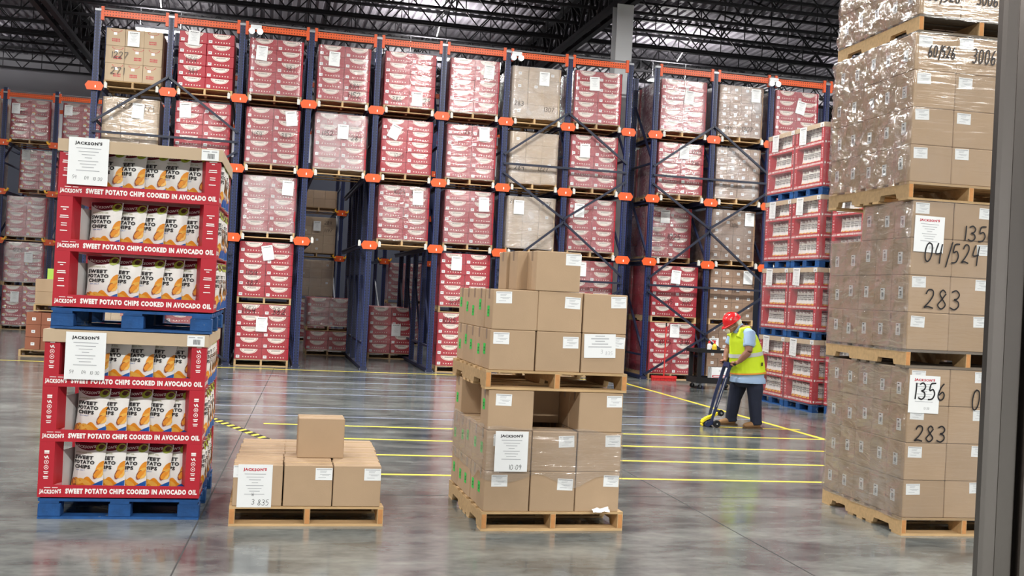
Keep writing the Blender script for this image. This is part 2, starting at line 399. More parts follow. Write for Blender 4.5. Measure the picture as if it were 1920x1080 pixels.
# black and yellow hazard tape behind the chip display
hz = strip('hazard_tape', (-1.2, 14.61), (.32, 10.67), .10, 'tape_yellow', .0012)
hd = Vector((.32 + 1.2, 10.67 - 14.61, 0)).normalized(); hn = Vector((-hd.y, hd.x, 0))
for k in range(22):
    c = Vector((-1.2, 14.61, 0)) + hd * (k * .19 + .03); mb = MB()
    pts = [c + hn * .05, c - hn * .05 + hd * .07, c - hn * .05 + hd * .165, c + hn * .05 + hd * .095]
    mb.add([(p.x, p.y, .0005) for p in pts] + [(p.x, p.y, .004) for p in pts], [(3, 2, 1, 0), (4, 5, 6, 7), (0, 1, 5, 4), (1, 2, 6, 5), (2, 3, 7, 6), (3, 0, 4, 7)], 'tape_black')
    obj('black_stripe', mb, hz)

wb = struct('wall_back', MB().box(-34, 44, 41, 41.3, 0, 9.4, 'wall_paint'))
obj('lower_wall_shade', MB().box(-34, 44, 40.94, 41.0, 0, 6.2, 'wall_dark'), wb)  # added dark sheet: shade on the lower wall put into colour
struct('wall_reflector', MB().box(-34, 44, -14.3, -14, 0, 9.4, 'column_white'))  # unseen wall added behind the camera for the door jamb to reflect
struct('wall_left', MB().box(-34.3, -34, -14, 41.3, 0, 9.4, 'wall_paint'))
struct('wall_right', MB().box(44, 44.3, -14, 41.3, 0, 9.4, 'wall_paint'))

# ceiling: ribbed metal deck on open-web joists and girders
DZ = 9.3; mb = MB(); V = []; Fc = []; x = -34.0; k = 0; prof = []
while x < 44:
    prof += [(x, 0), (x + .10, 0), (x + .13, .06), (x + .21, .06)]; x += .24
for yy in (-14, 10, 22, 24, 26, 28, 30, 32, 34, 36, 38, 41.2): V += [(px, yy, DZ + pz) for px, pz in prof]
n = len(prof)
for j in range(11):
    for i in range(n - 1): Fc.append((j * n + i, (j + 1) * n + i, (j + 1) * n + i + 1, j * n + i + 1))
mb.add(V, Fc, 'deck'); mb.box(-34, 44, -14, 41.2, DZ + .08, DZ + .2, 'deck')
ceil = struct('ceiling', mb)
def joist_mesh(x0, x1, zb, zt):
    m = MB(); M = 'steel_black'
    for z in (zb, zt):
        m.box(x0, x1, -.055, -.012, z - .03, z + .03, M); m.box(x0, x1, .012, .055, z - .03, z + .03, M)
    x = x0; st = .62; upw = True
    while x < x1 - st:
        a = (x, 0, zb if upw else zt); b = (x + st, 0, zt if upw else zb); m.bar(a, b, .030, M)
        if not upw: m.bar((x, 0, zb), (x, 0, zt), .022, M)
        x += st; upw = not upw
    return m.mesh('joist')
jm = joist_mesh(-16, 30, 8.56, 9.25)
y = 21.4
while y < 40.8:
    obj('joist', jm, ceil, (0, y, 0)); y += 1.52
y = -12.0
while y < 20: obj('joist', jm, ceil, (0, y, 0)); y += 4.56
def girder(x, zb, zt):
    m = MB(); M = 'steel_black'
    for z in (zb, zt):
        for s in (-1, 1): m.box(x + s * .14 - .07, x + s * .14 + .07, -12, 41, z - .06, z + .06, M)
    yy = -12; u = True
    while yy < 40:
        for s in (-1, 1): m.bar((x + s * .07, yy, zb if u else zt), (x + s * .07, yy + .76, zt if u else zb), .075, M)
        m.bar((x, yy, zb), (x, yy, zt), .06, M)
        yy += .76; u = not u
    return obj('girder', m, ceil)
for gx in (-5.75, 7.45, 20.6): girder(gx, 8.22, 9.2)
# bridging: long diagonal angles between the joists
for bx in (-3.0, 1.2, 4.2, 11.2, 14.6):
    m = MB(); yy = 21.4; u = True
    while yy < 39:
        m.bar((bx, yy, 8.56 if u else 9.22), (bx, yy + 1.52, 9.22 if u else 8.56), .035, 'steel_black'); m.bar((bx, yy, 9.22 if u else 8.56), (bx, yy + 1.52, 8.56 if u else 9.22), .035, 'steel_black'); yy += 1.52
    obj('bridging', m, ceil)
m = MB(); m.tube([(-16, 27.1, 8.42), (30, 27.1, 8.42)], .035, 'steel_black', 8); m.tube([(-16, 33.2, 8.42), (30, 33.2, 8.42)], .035, 'steel_black', 8)
obj('sprinkler_pipe', m, ceil)

# white I-section building column in the gap of the rack
m = MB(); cx, cy = 7.46, 22.65
m.box(cx - .21, cx + .17, cy - .17, cy - .145, 0, 8.16, 'column_white'); m.box(cx - .21, cx + .17, cy + .145, cy + .17, 0, 8.16, 'column_white')
m.box(cx - .03, cx - .01, cy - .15, cy + .15, 0, 8.16, 'column_white'); m.box(cx - .24, cx + .2, cy - .2, cy + .2, 0, .03, 'column_white')
obj('structural_column', m, kind='structure')

# high bays
lens_m = MB(); lens_m.box(-.58, .58, -.16, .16, -.03, -.012, 'lens'); lens_me = lens_m.mesh('lens')
hous = MB(); hous.prism([(-.2, -.02), (.2, -.02), (.16, .06), (-.16, .06)], -.62, .62, 'x', 'column_white')
for s in (-.5, .5): hous.tube([(s, 0, .06), (s, 0, .528)], .006, 'zinc', 5)
hous_me = hous.mesh('housing')
for i, (lx, ly) in enumerate(LAMPS):
    rowname = {-2.88: 'behind the doorway', 6.24: 'over the front pallets', 15.36: 'over the taped floor', 29.0: 'over the back aisle', 36.6: 'by the back wall'}[ly]
    t = thing('high_bay_light', f'white linear ceiling light {rowname}, {ORD[i % 5]} from the left', 'ceiling light', (lx, ly, 8.0), 0, 'ceiling lights of the hall')
    obj('housing', hous_me, t); obj('lens', lens_me, t)
    ld = bpy.data.lights.new('high_bay', 'AREA'); ld.shape = 'RECTANGLE'; ld.size = 1.15; ld.size_y = .32; ld.energy = LAMP_W[ly]; ld.color = (1.0, .985, .94)
    lo = bpy.data.objects.new('lamp', ld); COL.objects.link(lo); lo.parent = t; lo.location = (0, 0, -.05)
    ud = bpy.data.lights.new('ceiling_fill', 'AREA'); ud.shape = 'RECTANGLE'; ud.size = 1.0; ud.size_y = .2; ud.energy = max(170, LAMP_W[ly] * .3); ud.color = (1.0, .97, .95)  # upward fill light added to each fixture to brighten the ceiling deck
    uo = bpy.data.objects.new('lamp', ud); COL.objects.link(uo); uo.parent = t; uo.location = (0, 0, .09); uo.rotation_euler = (math.pi, 0, 0)

# stainless door jamb close to the camera on the right
m = MB()
prof = [(2.342, 3.10), (2.274, 3.03), (2.278, 3.012), (2.290, 3.004), (2.320, 2.999), (2.325, 2.996), (2.330, 2.999), (2.394, 3.004), (2.402, 3.010), (2.404, 3.10)]
V = [(px, py, z) for z in (0, 1.2, 2.4, 3.6) for px, py in prof]; n = len(prof)
m.add(V, [(j * n + i, j * n + (i + 1) % n, (j + 1) * n + (i + 1) % n, (j + 1) * n + i) for j in range(3) for i in range(n)], 'stainless')
jamb = struct('door_1', m)
m = MB(); m.box(2.398, 2.422, 3.03, 3.10, 0, 3.6, 'stainless_dark'); obj('seal', m, jamb)
m = MB(); m.box(2.414, 2.62, 2.985, 3.08, 0, 3.6, 'stainless'); obj('casing', m, jamb)

# ================================================================== racks
Y0, X0, BW = 20.94, -3.269, 1.297
TIER = {'top': 5.085, 'upper': 3.758, 'middle': 2.448}
ZT = 6.5
def upright_mesh(h):
    m = MB(); m.box(-.052, .052, -.012, .06, 0, h, 'navy'); m.box(-.022, .022, -.022, -.012, 0, h, 'navy_plain'); return m.mesh('upright')
UP = upright_mesh(ZT); 
m = MB(); m.box(-.09, .09, -.06, .12, 0, .012, 'navy_plain'); m.box(-.075, .075, -.045, -.02, .012, .05, 'navy_plain')
for a in (-.065, .065): m.disc((a, -.035, .02), .014, .02, 'z', 'zinc', 8)
FOOT = m.mesh('foot_plate')
m = MB(); m.prism([(-.165, 0), (-.11, .075), (.11, .075), (.165, 0), (.125, -.085), (-.125, -.085)], -.045, -.02, 'y', 'orange')
m.prism([(-.12, .04), (.12, .04), (.12, -.06), (-.12, -.06)], -.02, .03, 'y', 'orange'); PLATE = m.mesh('bracket_plate')
m = MB(); m.add(*(lambda b: (b.v, b.f))(MB().ell(.02, -.02, .012, .026, 'case_white', -.047)), 'case_white'); MARK = m.mesh('mark')
def yel(s_):
    m = MB(); m.prism([(0, -.02), (.075, -.01), (.11, .06), (.085, .08), (.05, .02), (0, .03)] if s_ > 0 else [(0, .03), (-.05, .02), (-.085, .08), (-.11, .06), (-.075, -.01), (0, -.02)], -.06, .06, 'y', 'yellow_end'); return m.mesh('guide_horn')
HORN = {1: yel(1), -1: yel(-1)}
def rack_part(rack, x0, n, depth_rows, depth, tiers, ztop, braces=(), horns=False, lamp=False):
    Dy = depth / (depth_rows - 1)
    # rails that carry the pallets, one each side of every frame and tier
    rail = MB(); rail.box(-.025, .025, 0, depth, -.07, .0, 'navy_plain'); rail.box(-.05, .0, 0, depth, -.012, .012, 'navy_plain'); RA = rail.mesh('rail')
    arm = MB(); arm.box(-.14, .14, .05, .09, -.05, .01, 'navy_plain'); ARM = arm.mesh('arm')
    tip = MB(); tip.prism([(0, -.05), (.05, -.05), (.05, .04), (.02, .07), (0, .05)], -.05, .0, 'y', 'rail_end'); TIP = tip.mesh('rail_tip')
    fg = MB(); fg.box(-.06, .06, -.05, depth, .012, .07, 'navy_plain'); FG = fg.mesh('floor_guide')
    bm_ = MB(); bm_.box(.052, BW - .052, -.012, .03, -.055, .055, 'orange_beam'); BE = bm_.mesh('top_beam')
    cn = MB(); cn.box(.05, .105, -.02, .04, -.19, .062, 'orange'); CN = cn.mesh('beam_connector')
    fd = MB()
    for r in range(depth_rows - 1):
        for q in range(3):
            z0 = .5 + q * 2.0; fd.bar((0, r * Dy + .03, z0), (0, (r + 1) * Dy + .03, z0 + 1.4), .04, 'navy_plain'); fd.bar((0, r * Dy, z0), (0, (r + 1) * Dy, z0), .04, 'navy_plain')
    FD = fd.mesh('frame_bracing')
    for i in range(n + 1):
        x = x0 + i * BW
        for r in range(depth_rows):
            obj('upright', UP, rack, (x, r * Dy, 0))
        obj('foot_plate', FOOT, rack, (x, 0, 0)); obj('floor_guide', FG, rack, (x, 0, 0)); obj('frame_bracing', FD, rack, (x, 0, 0))
        cap = MB(); cap.box(-.055, .055, -.03, .065, ztop - .03, ztop + .012, 'zinc'); obj('post_cap', cap, rack, (x, 0, 0))
        for tn, z in tiers.items():
            p = obj('bracket_plate', PLATE, rack, (x, -.01, z)); obj('mark', MARK, p)
            obj('arm', ARM, rack, (x, 0, z))
            for s in (-1, 1):
                if (i == 0 and s < 0) or (i == n and s > 0): continue
                obj('rail', RA, rack, (x + s * .145, 0, z + .01))
                if horns: obj('guide_horn', HORN[s], rack, (x + s * .10, -.02, z + .02))
                else: obj('rail_tip', TIP, rack, (x + s * .17 - (.05 if s < 0 else 0), 0, z + .02))
        if i < n:
            for r in ((0, depth_rows - 1) if depth_rows > 1 else (0,)):
                obj('top_beam', BE, rack, (x, r * Dy, ztop - .06)); 
            obj('beam_connector', CN, rack, (x, 0, ztop)); obj('beam_connector', CN, rack, (x + BW - .155, 0, ztop))
    rod = MB(); rod.tube([(x0, .03, ztop + .035), (x0 + n * BW, .03, ztop + .035)], .018, 'zinc', 6); obj('tie_rod', rod, rack)
    for b in braces:   # front X bracing over two bays, starting at post b
        xa, xb, xc = x0 + b * BW, x0 + (b + 1) * BW, x0 + (b + 2) * BW
        for (p, q) in (((xb, 5.36), (xa, 4.42)), ((xb, 5.36), (xc, 4.42)), ((xa, 4.06), (xb, 3.2)), ((xc, 4.06), (xb, 3.2)), ((xb, 3.14), (xa, 2.1)), ((xb, 3.14), (xc, 2.1)), ((xa, 1.83), (xb, .98)), ((xc, 1.83), (xb, .98)), ((xb, .92), (xa, .1)), ((xb, .92), (xc, .1))):
            m = MB(); m.bar((p[0], -.05, p[1]), (q[0], -.05, q[1]), .042, 'brace'); obj('diagonal_brace', m, rack)
        for z in (4.24, 1.96):
            m = MB(); m.bar((xa, -.045, z), (xc, -.045, z), .042, 'brace'); obj('horizontal_brace', m, rack)
rk = thing('drive_in_rack', 'long blue and orange drive-in pallet rack left of the white column', 'rack', (0, Y0, 0))
rack_part(rk, X0, 8, 5, 5.3, TIER, ZT, braces=(0, 6))
XR = X0 + 8 * BW + .589
rk2 = thing('drive_in_rack', 'shorter blue and orange pallet rack section right of the white column', 'rack', (0, Y0, 0))
rack_part(rk2, XR, 4, 5, 5.3, TIER, ZT, braces=(0,))
XB, YB = -7.07 - 2 * BW, 31.0
rk3 = thing('drive_in_rack', 'rear pallet rack with yellow guide horns, far behind the chip display', 'rack', (0, YB, 0))
rack_part(rk3, XB, 13, 2, 2.6, {'top': 5.03, 'upper': 3.71, 'middle': 2.40}, 6.38, horns=True)

# twin-head lamps on the rack tops
for lx, lab in ((-.43, 'above the third bay'), (4.67, 'above the seventh bay'), (10.29, 'at the right rack section')):
    t = thing('twin_head_lamp', f'glowing twin-head lamp on the rack top beam {lab}', 'lamp', (lx, Y0 - .05, 6.36))
    m = MB(); m.box(-.1, .1, -.03, .03, .05, .13, 'column_white'); obj('body', m, t)
    for s in (-1, 1):
        m = MB(); m.disc((s * .075, -.05, 0), .055, .07, 'y', 'column_white', 14); m.tube([(s * .075, -.03, .03), (s * .06, 0, .07)], .012, 'column_white', 6); h = obj('lamp_head', m, t)
        m = MB(); m.disc((s * .075, -.088, 0), .05, .008, 'y', 'lamp_glass', 14); obj('bulb', m, h)
# ================================================================== pallets
def notched(L_, h0, h1, nts):
    """side outline of a stringer with fork notches along y, between z h0 and h1"""
    P = [(0, h0)]
    for a, b in nts: P += [(a, h0), (a + .015, h0 + .038), (b - .015, h0 + .038), (b, h0)]
    P += [(L_, h0), (L_, h1), (0, h1)]; return P
PW, PD, PH = 1.016, 1.219, .132
m = MB(); m.prism(notched(PD, .016, .116, ((.16, .40), (.82, 1.06))), 0, .038, 'x', 'wood'); STR = m.mesh('stringer')
m = MB(); m.box(.004, .034, -.0015, -.0005, .018, .114, 'wood_end'); STR_END = m.mesh('end_grain')
def board(w_, d_, t_, mt): return MB().box(0, w_, 0, d_, 0, t_, mt).mesh('board')
TOPB = [board(PW, .135, .016, 'wood'), board(PW, .085, .016, 'wood')]
TOPG = [board(PW, .135, .016, 'wood_grey'), board(PW, .085, .016, 'wood_grey')]
def wood_pallet(label, loc, rz=0, group='wooden pallets on the floor and in the stacks', grey=False):
    t = thing('wooden_pallet', label, 'pallet', loc, rz, group)
    for i, x in enumerate((0, PW / 2 - .019, PW - .038)):
        s = obj('stringer', STR, t, (x, 0, 0)); obj('end_grain', STR_END, s)
    ys = [0, .20, .365, .535, .70, .865, PD - .135]
    for k, y in enumerate(ys): obj('deck_board', (TOPG if grey else TOPB)[0 if k in (0, 6) else 1], t, (0, y, .116))
    for k, y in enumerate((0, .42, .56, .70, PD - .135)): obj('bottom_board', (TOPG if grey else TOPB)[0 if k in (0, 4) else 1], t, (0, y, 0))
    return t
m = MB()     # far pallets: the same pallet as one mesh
for x in (0, PW / 2 - .019, PW - .038): m.prism(notched(PD, .016, .112, ((.16, .40), (.82, 1.06))), x, x + .038, 'x', 'wood')
for y in (0, .20, .365, .535, .70, .865, PD - .135): m.box(0, PW, y, y + .11, .112, .128, 'wood')
for y in (0, .56, PD - .135): m.box(0, PW, y, y + .11, 0, .016, 'wood')
FARP = m.mesh('pallet')
# blue block pallets
BT, BB = board(PW, .12, .018, 'pallet_blue'), board(PW, .12, .016, 'pallet_blue')
m = MB(); m.box(0, .14, 0, .12, 0, .085, 'pallet_blue'); BLK = bevel_box('block', .14, .12, .085, 'pallet_blue', .004)
STB = board(.12, PD, .016, 'pallet_blue')
def blue_pallet(label, loc, rz=0, scale=1.0, group='blue block pallets', parts=True):
    t = thing('blue_pallet', label, 'pallet', loc, rz, group); t.scale = (scale,) * 3
    for y in (0, PD / 2 - .06, PD - .12): obj('bottom_board', BB, t, (0, y, 0))
    for x in (0, PW / 2 - .07, PW - .14):
        for y in (0, PD / 2 - .06, PD - .12): obj('block', BLK, t, (x, y, .016))
    for x in (.01, PW / 2 - .06, PW - .13): obj('stringer_board', STB, t, (x, 0, .101))
    for y in (0, .183, .366, .549, .732, .915, PD - .12): obj('deck_board', BT, t, (0, y, .117))
    return t

# ================================================================== rack loads
CW, CH, CD = .508, .212, .405
CASE = bevel_box('case', CW - .004, CD - .004, CH - .003, 'red_case', .005)
def case_print(yellow):
    m = MB(); cx, zt = CW * .52, CH - .012; e = -.0012
    m.ell(cx, zt, .165, .096, 'case_white', e, n=14, a0=math.pi, a1=2 * math.pi)
    m.ell(cx, zt - .006, .145, .080, 'case_red_ink', e - .0004, n=14, a0=math.pi, a1=2 * math.pi)
    m.ell(cx, zt - .009, .137, .073, 'case_white', e - .0008, n=14, a0=math.pi, a1=2 * math.pi)
    m.text("JACKSON'S", cx - .085, zt - .047, .17, .03, 'ink', e - .0012, .02)
    for k in range(6): m.rect(CW * .30 + k * .050, CW * .30 + k * .050 + .018, .036, .056, 'case_white', e)
    if yellow: m.ell(.07, .06, .05, .036, 'case_yellow', e, n=8)
    return m.mesh('print')
PRINT = {False: case_print(False), True: case_print(True)}
m = MB(); m.rect(0, .066, 0, .055, 'paper', 0); m.rect(.014, .05, .022, .04, 'ink_grey', -.0004); STICK = m.mesh('sticker')
def sheet(w_, h_, red, head=True, thick=.0015):
    """a printed paper sheet, origin lower left, facing -y"""
    m = MB(); m.box(0, w_, -thick, 0, 0, h_, 'paper')
    return m
def sheet_print(w_, h_, red=False, hand=None, head=True):
    m = MB(); y = -.0022
    if head: m.text("JACKSON'S", w_ * .15, h_ * .84, w_ * .68, h_ * .085, 'ink_red' if red else 'ink', y, .05, arc=-h_ * .012)
    for k, (z, wd) in enumerate(((.77, .62), (.70, .5), (.635, .34), (.57, .18), (.50, .5), (.435, .40), (.37, .3), (.30, .58))):
        m.rect(w_ * (.5 - wd / 2), w_ * (.5 + wd / 2), h_ * z, h_ * (z + .014), 'ink_grey', y)
    if hand:
        for tx, px, pz, hh in hand: m.hand(tx, w_ * px, h_ * pz, h_ * hh, 'ink', y, cw=.55)
    return m.mesh('print')
SHEET_FAR = sheet(.21, .28, 0).mesh('paper_sheet'); SHEET_FAR_P = sheet_print(.21, .28)
KINDS = {
 'red': (2, 5, 3, CW, CH, CD, CASE), 'red_yellow': (2, 5, 3, CW, CH, CD, CASE),
 'small': (4, 6, 4, .252, .176, .30, bevel_box('carton', .249, .297, .174, 'kraft_dark', .004)),
 'wrap': (3, 4, 3, .338, .255, .40, bevel_box('carton', .335, .397, .253, 'kraft_pale', .004)),
 'print': (3, 3, 3, .335, .325, .40, bevel_box('carton', .332, .397, .322, 'kraft_pale', .004)),
 'half': (3, 2, 3, .33, .24, .40, bevel_box('carton', .327, .397, .238, 'kraft', .004)),
 'brown': (3, 3, 2, .27, .235, .34, bevel_box('carton', .262, .335, .231, 'carton_brown', .004)),
}
m = MB()
for r_ in range(2):
    for k in range(6): m.rect(.03 + k * .023, .045 + k * .023, .075 + r_ * .034, .1 + r_ * .034, 'ink_red', -.0012)
m.ell(.1, .30, .10, .05, 'ink_red', -.0011, n=12, a0=math.pi, a1=2 * math.pi); m.ell(.1, .298, .09, .042, 'kraft_pale', -.0014, n=12, a0=math.pi, a1=2 * math.pi)
m.rect(.05, .11, .2, .25, 'paper', -.0012); PRK = m.mesh('print')
FILMS = {}
def load_film(W, D, Hh, fm, var):
    k = (round(W, 2), round(D, 2), round(Hh, 2), fm, var)
    if k not in FILMS:
        FILMS[k] = film('stretch_film', 0, W, 0, D, -.03, Hh + .004, fm, .022 if fm == 'film_heavy' else .012, var * 7.3, 56, 10, over=.004,
                        bot=lambda px, py: .03 * fnoise(px * 3 + var, py * 3, 1))
    return FILMS[k]
NLOAD = 0
def rack_load(kind, place, x, y, z, fm='film', papers=(), hand=(), rz=0.0, rows=None, behind=False, group='wrapped pallet loads in the racks'):
    """pallet and its wrapped block of cases; x is the load's left edge, z the underside of the pallet"""
    global NLOAD; NLOAD += 1
    cols, nr, deep, w_, h_, d_, me = KINDS[kind]; nr = rows or nr
    desc = {'red': 'wrapped red cases', 'red_yellow': 'yellow-stickered red cases', 'small': 'small brown cartons', 'wrap': 'wrapped pale cartons',
            'print': 'red-printed kraft cartons', 'half': 'plain kraft cartons', 'brown': 'reddish brown cartons'}[kind]
    p = obj('wooden_pallet', FARP, None, (x, y, z), (0, 0, rz)); tag(p, f'pallet under {desc}, {place}', 'pallet', 'wooden pallets in the racks')
    W, D, Hh = cols * w_, deep * d_, nr * h_
    t = thing('carton_load', f'block of {desc}, {place}', 'wrapped load', (x + (PW - W) / 2, y, z + .1285), rz, group)
    r = random.Random(NLOAD)
    for j in range(nr):
        for q in range(deep):
            if behind and q > 0 and False: continue
            for i in range(cols):
                if q > 0 and 0 < i < cols - 1 and j < nr - 1: continue     # wholly buried cases
                b = obj('case' if kind.startswith('red') else 'carton', me, t, (i * w_ + .002 + r.uniform(-.003, .003), q * d_ + (r.uniform(0, .008) if q == 0 else .008), j * h_ + .0015))
                if q == 0 and not behind:
                    if kind.startswith('red'):
                        obj('print', PRINT[kind == 'red_yellow'], b)
                        obj('sticker', STICK, b, (.03, -.0016, .022))
                    elif kind == 'small' or kind == 'wrap' or kind == 'brown':
                        if r.random() < (.95 if kind != 'wrap' else .35): obj('sticker', STICK, b, (w_ * .38, -.0016, h_ * .34))
                    elif kind == 'print': obj('print', PRK, b, (r.uniform(.02, .15), 0, 0))
    if fm: obj('stretch_film', load_film(W, D, Hh, fm, NLOAD % 4), t)
    for (px, pz, pr) in papers:
        s = obj('paper_sheet', SHEET_FAR, t, (px, -.024 if fm == 'film_heavy' else -.019, pz), (0, pr, 0)); obj('print', SHEET_FAR_P, s)
    if hand:
        m = MB()
        for tx, px, pz, hh in hand: m.hand(tx, px, pz, hh, 'marker', -.020)
        obj('handwriting', m, t)
    return t
def bay_x(i): return X0 + i * BW + (BW - PW) / 2
YL = Y0 + .10
def bay_loads(x, place, spec):
    """spec: level -> (kind, film, papers, hand, dx, dy)"""
    zs = {'top': 5.10, 'upper': 3.773, 'middle': 2.463, 'second': 1.196, 'ground': 0.0}
    nm = {'top': 'top level', 'upper': 'upper level', 'middle': 'middle level', 'second': 'upper floor pallet', 'ground': 'on the floor'}
    for lv, s in spec.items():
        kind, fm, pp, hh = s[:4]; dx = s[4] if len(s) > 4 else 0; dy = s[5] if len(s) > 5 else 0; rz = s[6] if len(s) > 6 else 0
        rack_load(kind, f'{place}, {nm[lv]}', x + dx, YL + dy, zs[lv], fm, pp, hh, rz)
B = lambda i: f'{ORD[i]} bay of long rack'
bay_loads(bay_x(0), B(0), {'top': ('print', None, [(.38, .66, 0)], [('1227', .08, .42, .12), ('271', .1, .12, .13)]),
    'upper': ('wrap', 'film', [(.52, .66, .05)], [('1227', .22, .82, .11), ('271', .7, .80, .11)]),
    'middle': ('red', 'film', [], []), 'second': ('wrap', 'film_light', [], []), 'ground': ('print', 'film_light', [], [('07', .75, .70, .13)])})
bay_loads(bay_x(1), B(1), {'top': ('red', None, [(.16, .80, .04)], [('1154', .12, .48, .09), ('381', .18, .27, .09)]),
    'upper': ('red', 'film_light', [(.08, .74, -.03)], []), 'middle': ('red', 'film', [], []), 'second': ('red', 'film', [], []), 'ground': ('red', 'film', [], [])})
bay_loads(bay_x(2), B(2), {'top': ('red', 'film', [(.12, .64, .05)], [('381', .68, .48, .09)]), 'upper': ('red', 'film', [(.76, .74, -.12)], [('1154', .1, .50, .09), ('387', .66, .50, .09)]),
    'middle': ('red', 'film_heavy', [(.74, .72, .02)], []), 'second': ('red', 'film_light', [(.46, .70, -.2)], [('1154', .12, .42, .10), ('387', .15, .22, .10)]),
    'ground': ('red', 'film_light', [(.38, .54, 0)], [('1154', .08, .88, .12), ('382', .66, .88, .12)])})
bay_loads(bay_x(3), B(3), {'top': ('red', 'film', [(.20, .66, .03)], [('684', .62, .26, .09), ('1152', .58, .07, .11)]), 'upper': ('red', 'film_heavy', [(.44, .58, 0)], [('1152', .12, .62, .10), ('281', .70, .56, .10)])})
bay_loads(bay_x(4), B(4), {'top': ('red', 'film_light', [(.56, .02, 0)], [('386', .16, .08, .09), ('1025', .66, .08, .10)]), 'upper': ('red', 'film_light', [(.10, .72, .42)], [('1025', .25, .30, .08)]),
    'middle': ('red', 'film', [(.68, .70, -.03)], [('1025', .28, .90, .09), ('3002', .62, .90, .09)])})
bay_loads(bay_x(5), B(5), {'top': ('red', 'film', [(.68, .70, .06)], []), 'upper': ('red', 'film', [(.66, .76, -.05)], [('281', .35, .88, .08), ('11', .60, .88, .08)]),
    'middle': ('red', 'film', [(.70, .66, -.04)], [], .02), 'second': ('red', 'film_light', [(.22, .72, 0)], [('1225', .20, .05, .09)]), 'ground': ('red', 'film_light', [], [('1025', .08, .86, .11)])})
bay_loads(bay_x(6), B(6), {'top': ('wrap', 'film_heavy', [(.56, .66, 0)], [('283', .06, .22, .09), ('1307', .66, .14, .09)], -.02), 'upper': ('wrap', 'film_heavy', [], [('284', .1, .25, .10), ('1327', .58, .25, .09)]),
    'middle': ('wrap', 'film_heavy', [(.14, .66, 0)], [('284', .05, .88, .08), ('1307', .7, .86, .08)]), 'second': ('wrap', 'film', [], []), 'ground': ('red', 'film', [], [])})
bay_loads(bay_x(7), B(7), {'top': ('red', 'film', [(.32, .66, -.04)], []), 'upper': ('red', 'film', [(.20, .60, -.02)], [], -.02), 'middle': ('red', 'film', [(.12, .68, 0)], []), 'second': ('red', 'film', [(.22, .74, 0)], []), 'ground': ('red', 'film', [], [])})
RX = lambda i: XR + i * BW + (BW - PW) / 2
Bq = lambda i: f'{ORD[i]} bay of right rack'
bay_loads(RX(0), Bq(0), {'top': ('red', 'film_heavy', [(.50, .58, .1)], []), 'upper': ('red', 'film', [(.46, .74, .02)], [('1025', .7, .86, .10), ('316', .72, .62, .10)]), 'middle': ('red', 'film', [(.30, .72, 0)], [('1025', .45, .38, .12)], 0, .5),
    'second': ('red', 'film_light', [(.40, .70, .08)], [('1035', .20, .26, .10), ('300', .66, .26, .10)]), 'ground': ('red', 'film_light', [(.44, .76, 0)], [('1025', .18, .60, .11), ('316', .66, .62, .12)])})
bay_loads(RX(1), Bq(1), {'top': ('small', 'film_heavy', [(.72, .74, 0)], [('684', .14, .12, .08), ('1307', .52, .10, .10)]), 'upper': ('small', 'film_heavy', [], []), 'middle': ('small', 'film', [(.76, .74, 0)], [('1306', .40, .7, .08)], 0, .1),
    'second': ('small', 'film_light', [(.74, .76, 0)], [('1306', .48, .56, .07)]), 'ground': ('small', 'film_light', [(.04, .50, -.03)], [])})
bay_loads(RX(2), Bq(2), {'top': ('red', 'film', [(.46, .60, .2)], []), 'upper': ('red', 'film', [], []), 'middle': ('red', 'film', [], [])})
# second positions in the lanes whose flanks show
for tn, z in (('top level', 5.10), ('upper level', 3.773), ('middle level', 2.463), ('upper floor pallet', 1.196), ('on the floor', 0)):
    rack_load('red', f'behind front load, first bay of right rack, {tn}', RX(0), YL + (1.85 if 'middle' in tn else 1.32), z, 'film', behind=True)
    if 'floor' not in tn: rack_load('red', f'behind front load, eighth bay of long rack, {tn}', bay_x(7) - .02, YL + 1.32, z, 'film', behind=True)
    rack_load('red', f'behind front load, third bay of long rack, {tn}', bay_x(2), YL + 1.32, z, 'film', behind=True)
    if 'floor' not in tn: rack_load('red', f'behind front load, fifth bay of long rack, {tn}', bay_x(4), YL + 1.32, z, 'film', behind=True)
# loads standing deep inside the open fourth and fifth lanes
rack_load('red', 'deep in the open fourth lane, on the floor', .94, 24.95, 0, 'film_light', rows=2)
rack_load('red', 'deep in open fourth lane, crumpled film, on lower load', .93, 24.97, .56, 'film_heavy', rows=3)
rack_load('red', 'deep in the open fifth lane, on the floor', 2.33, 24.5, 0, 'film_light', [(.52, .40, 0)])
# rear rack
def rear(k, spec):
    zs = {'top': 5.045, 'upper': 3.725, 'middle': 2.415, 'second': 1.18, 'ground': 0}
    nm = {'top': 'top level', 'upper': 'upper level', 'middle': 'middle level', 'second': 'upper floor pallet', 'ground': 'on the floor'}
    for lv, s in spec.items(): rack_load(s[0], f'{ORD[k]} bay of rear rack, {nm[lv]}', XB + k * BW + (BW - PW) / 2 + (s[4] if len(s) > 4 else 0), YB + .12 + (s[5] if len(s) > 5 else 0), zs[lv], s[1], s[2], s[3])
rear(1, {'top': ('wrap', 'film_light', [], []), 'upper': ('wrap', 'film', [], []), 'middle': ('wrap', 'film', [], []), 'second': ('red_yellow', 'film', [], [])})
rear(2, {'top': ('red_yellow', 'film', [(.03, .66, 0)], [('1824', .2, .66, .09), ('1222', .66, .66, .09)], -.02), 'upper': ('red_yellow', 'film', [(.05, .78, 0)], [], .20, .35), 'middle': ('red_yellow', 'film_heavy', [], []),
         'second': ('red_yellow', 'film_heavy', [(.52, .52, 0)], [('1224', .2, .80, .1)]), 'ground': ('red_yellow', 'film', [(.22, .62, 0)], [])})
rear(3, {'top': ('red_yellow', 'film', [(.04, .72, 0)], [])})
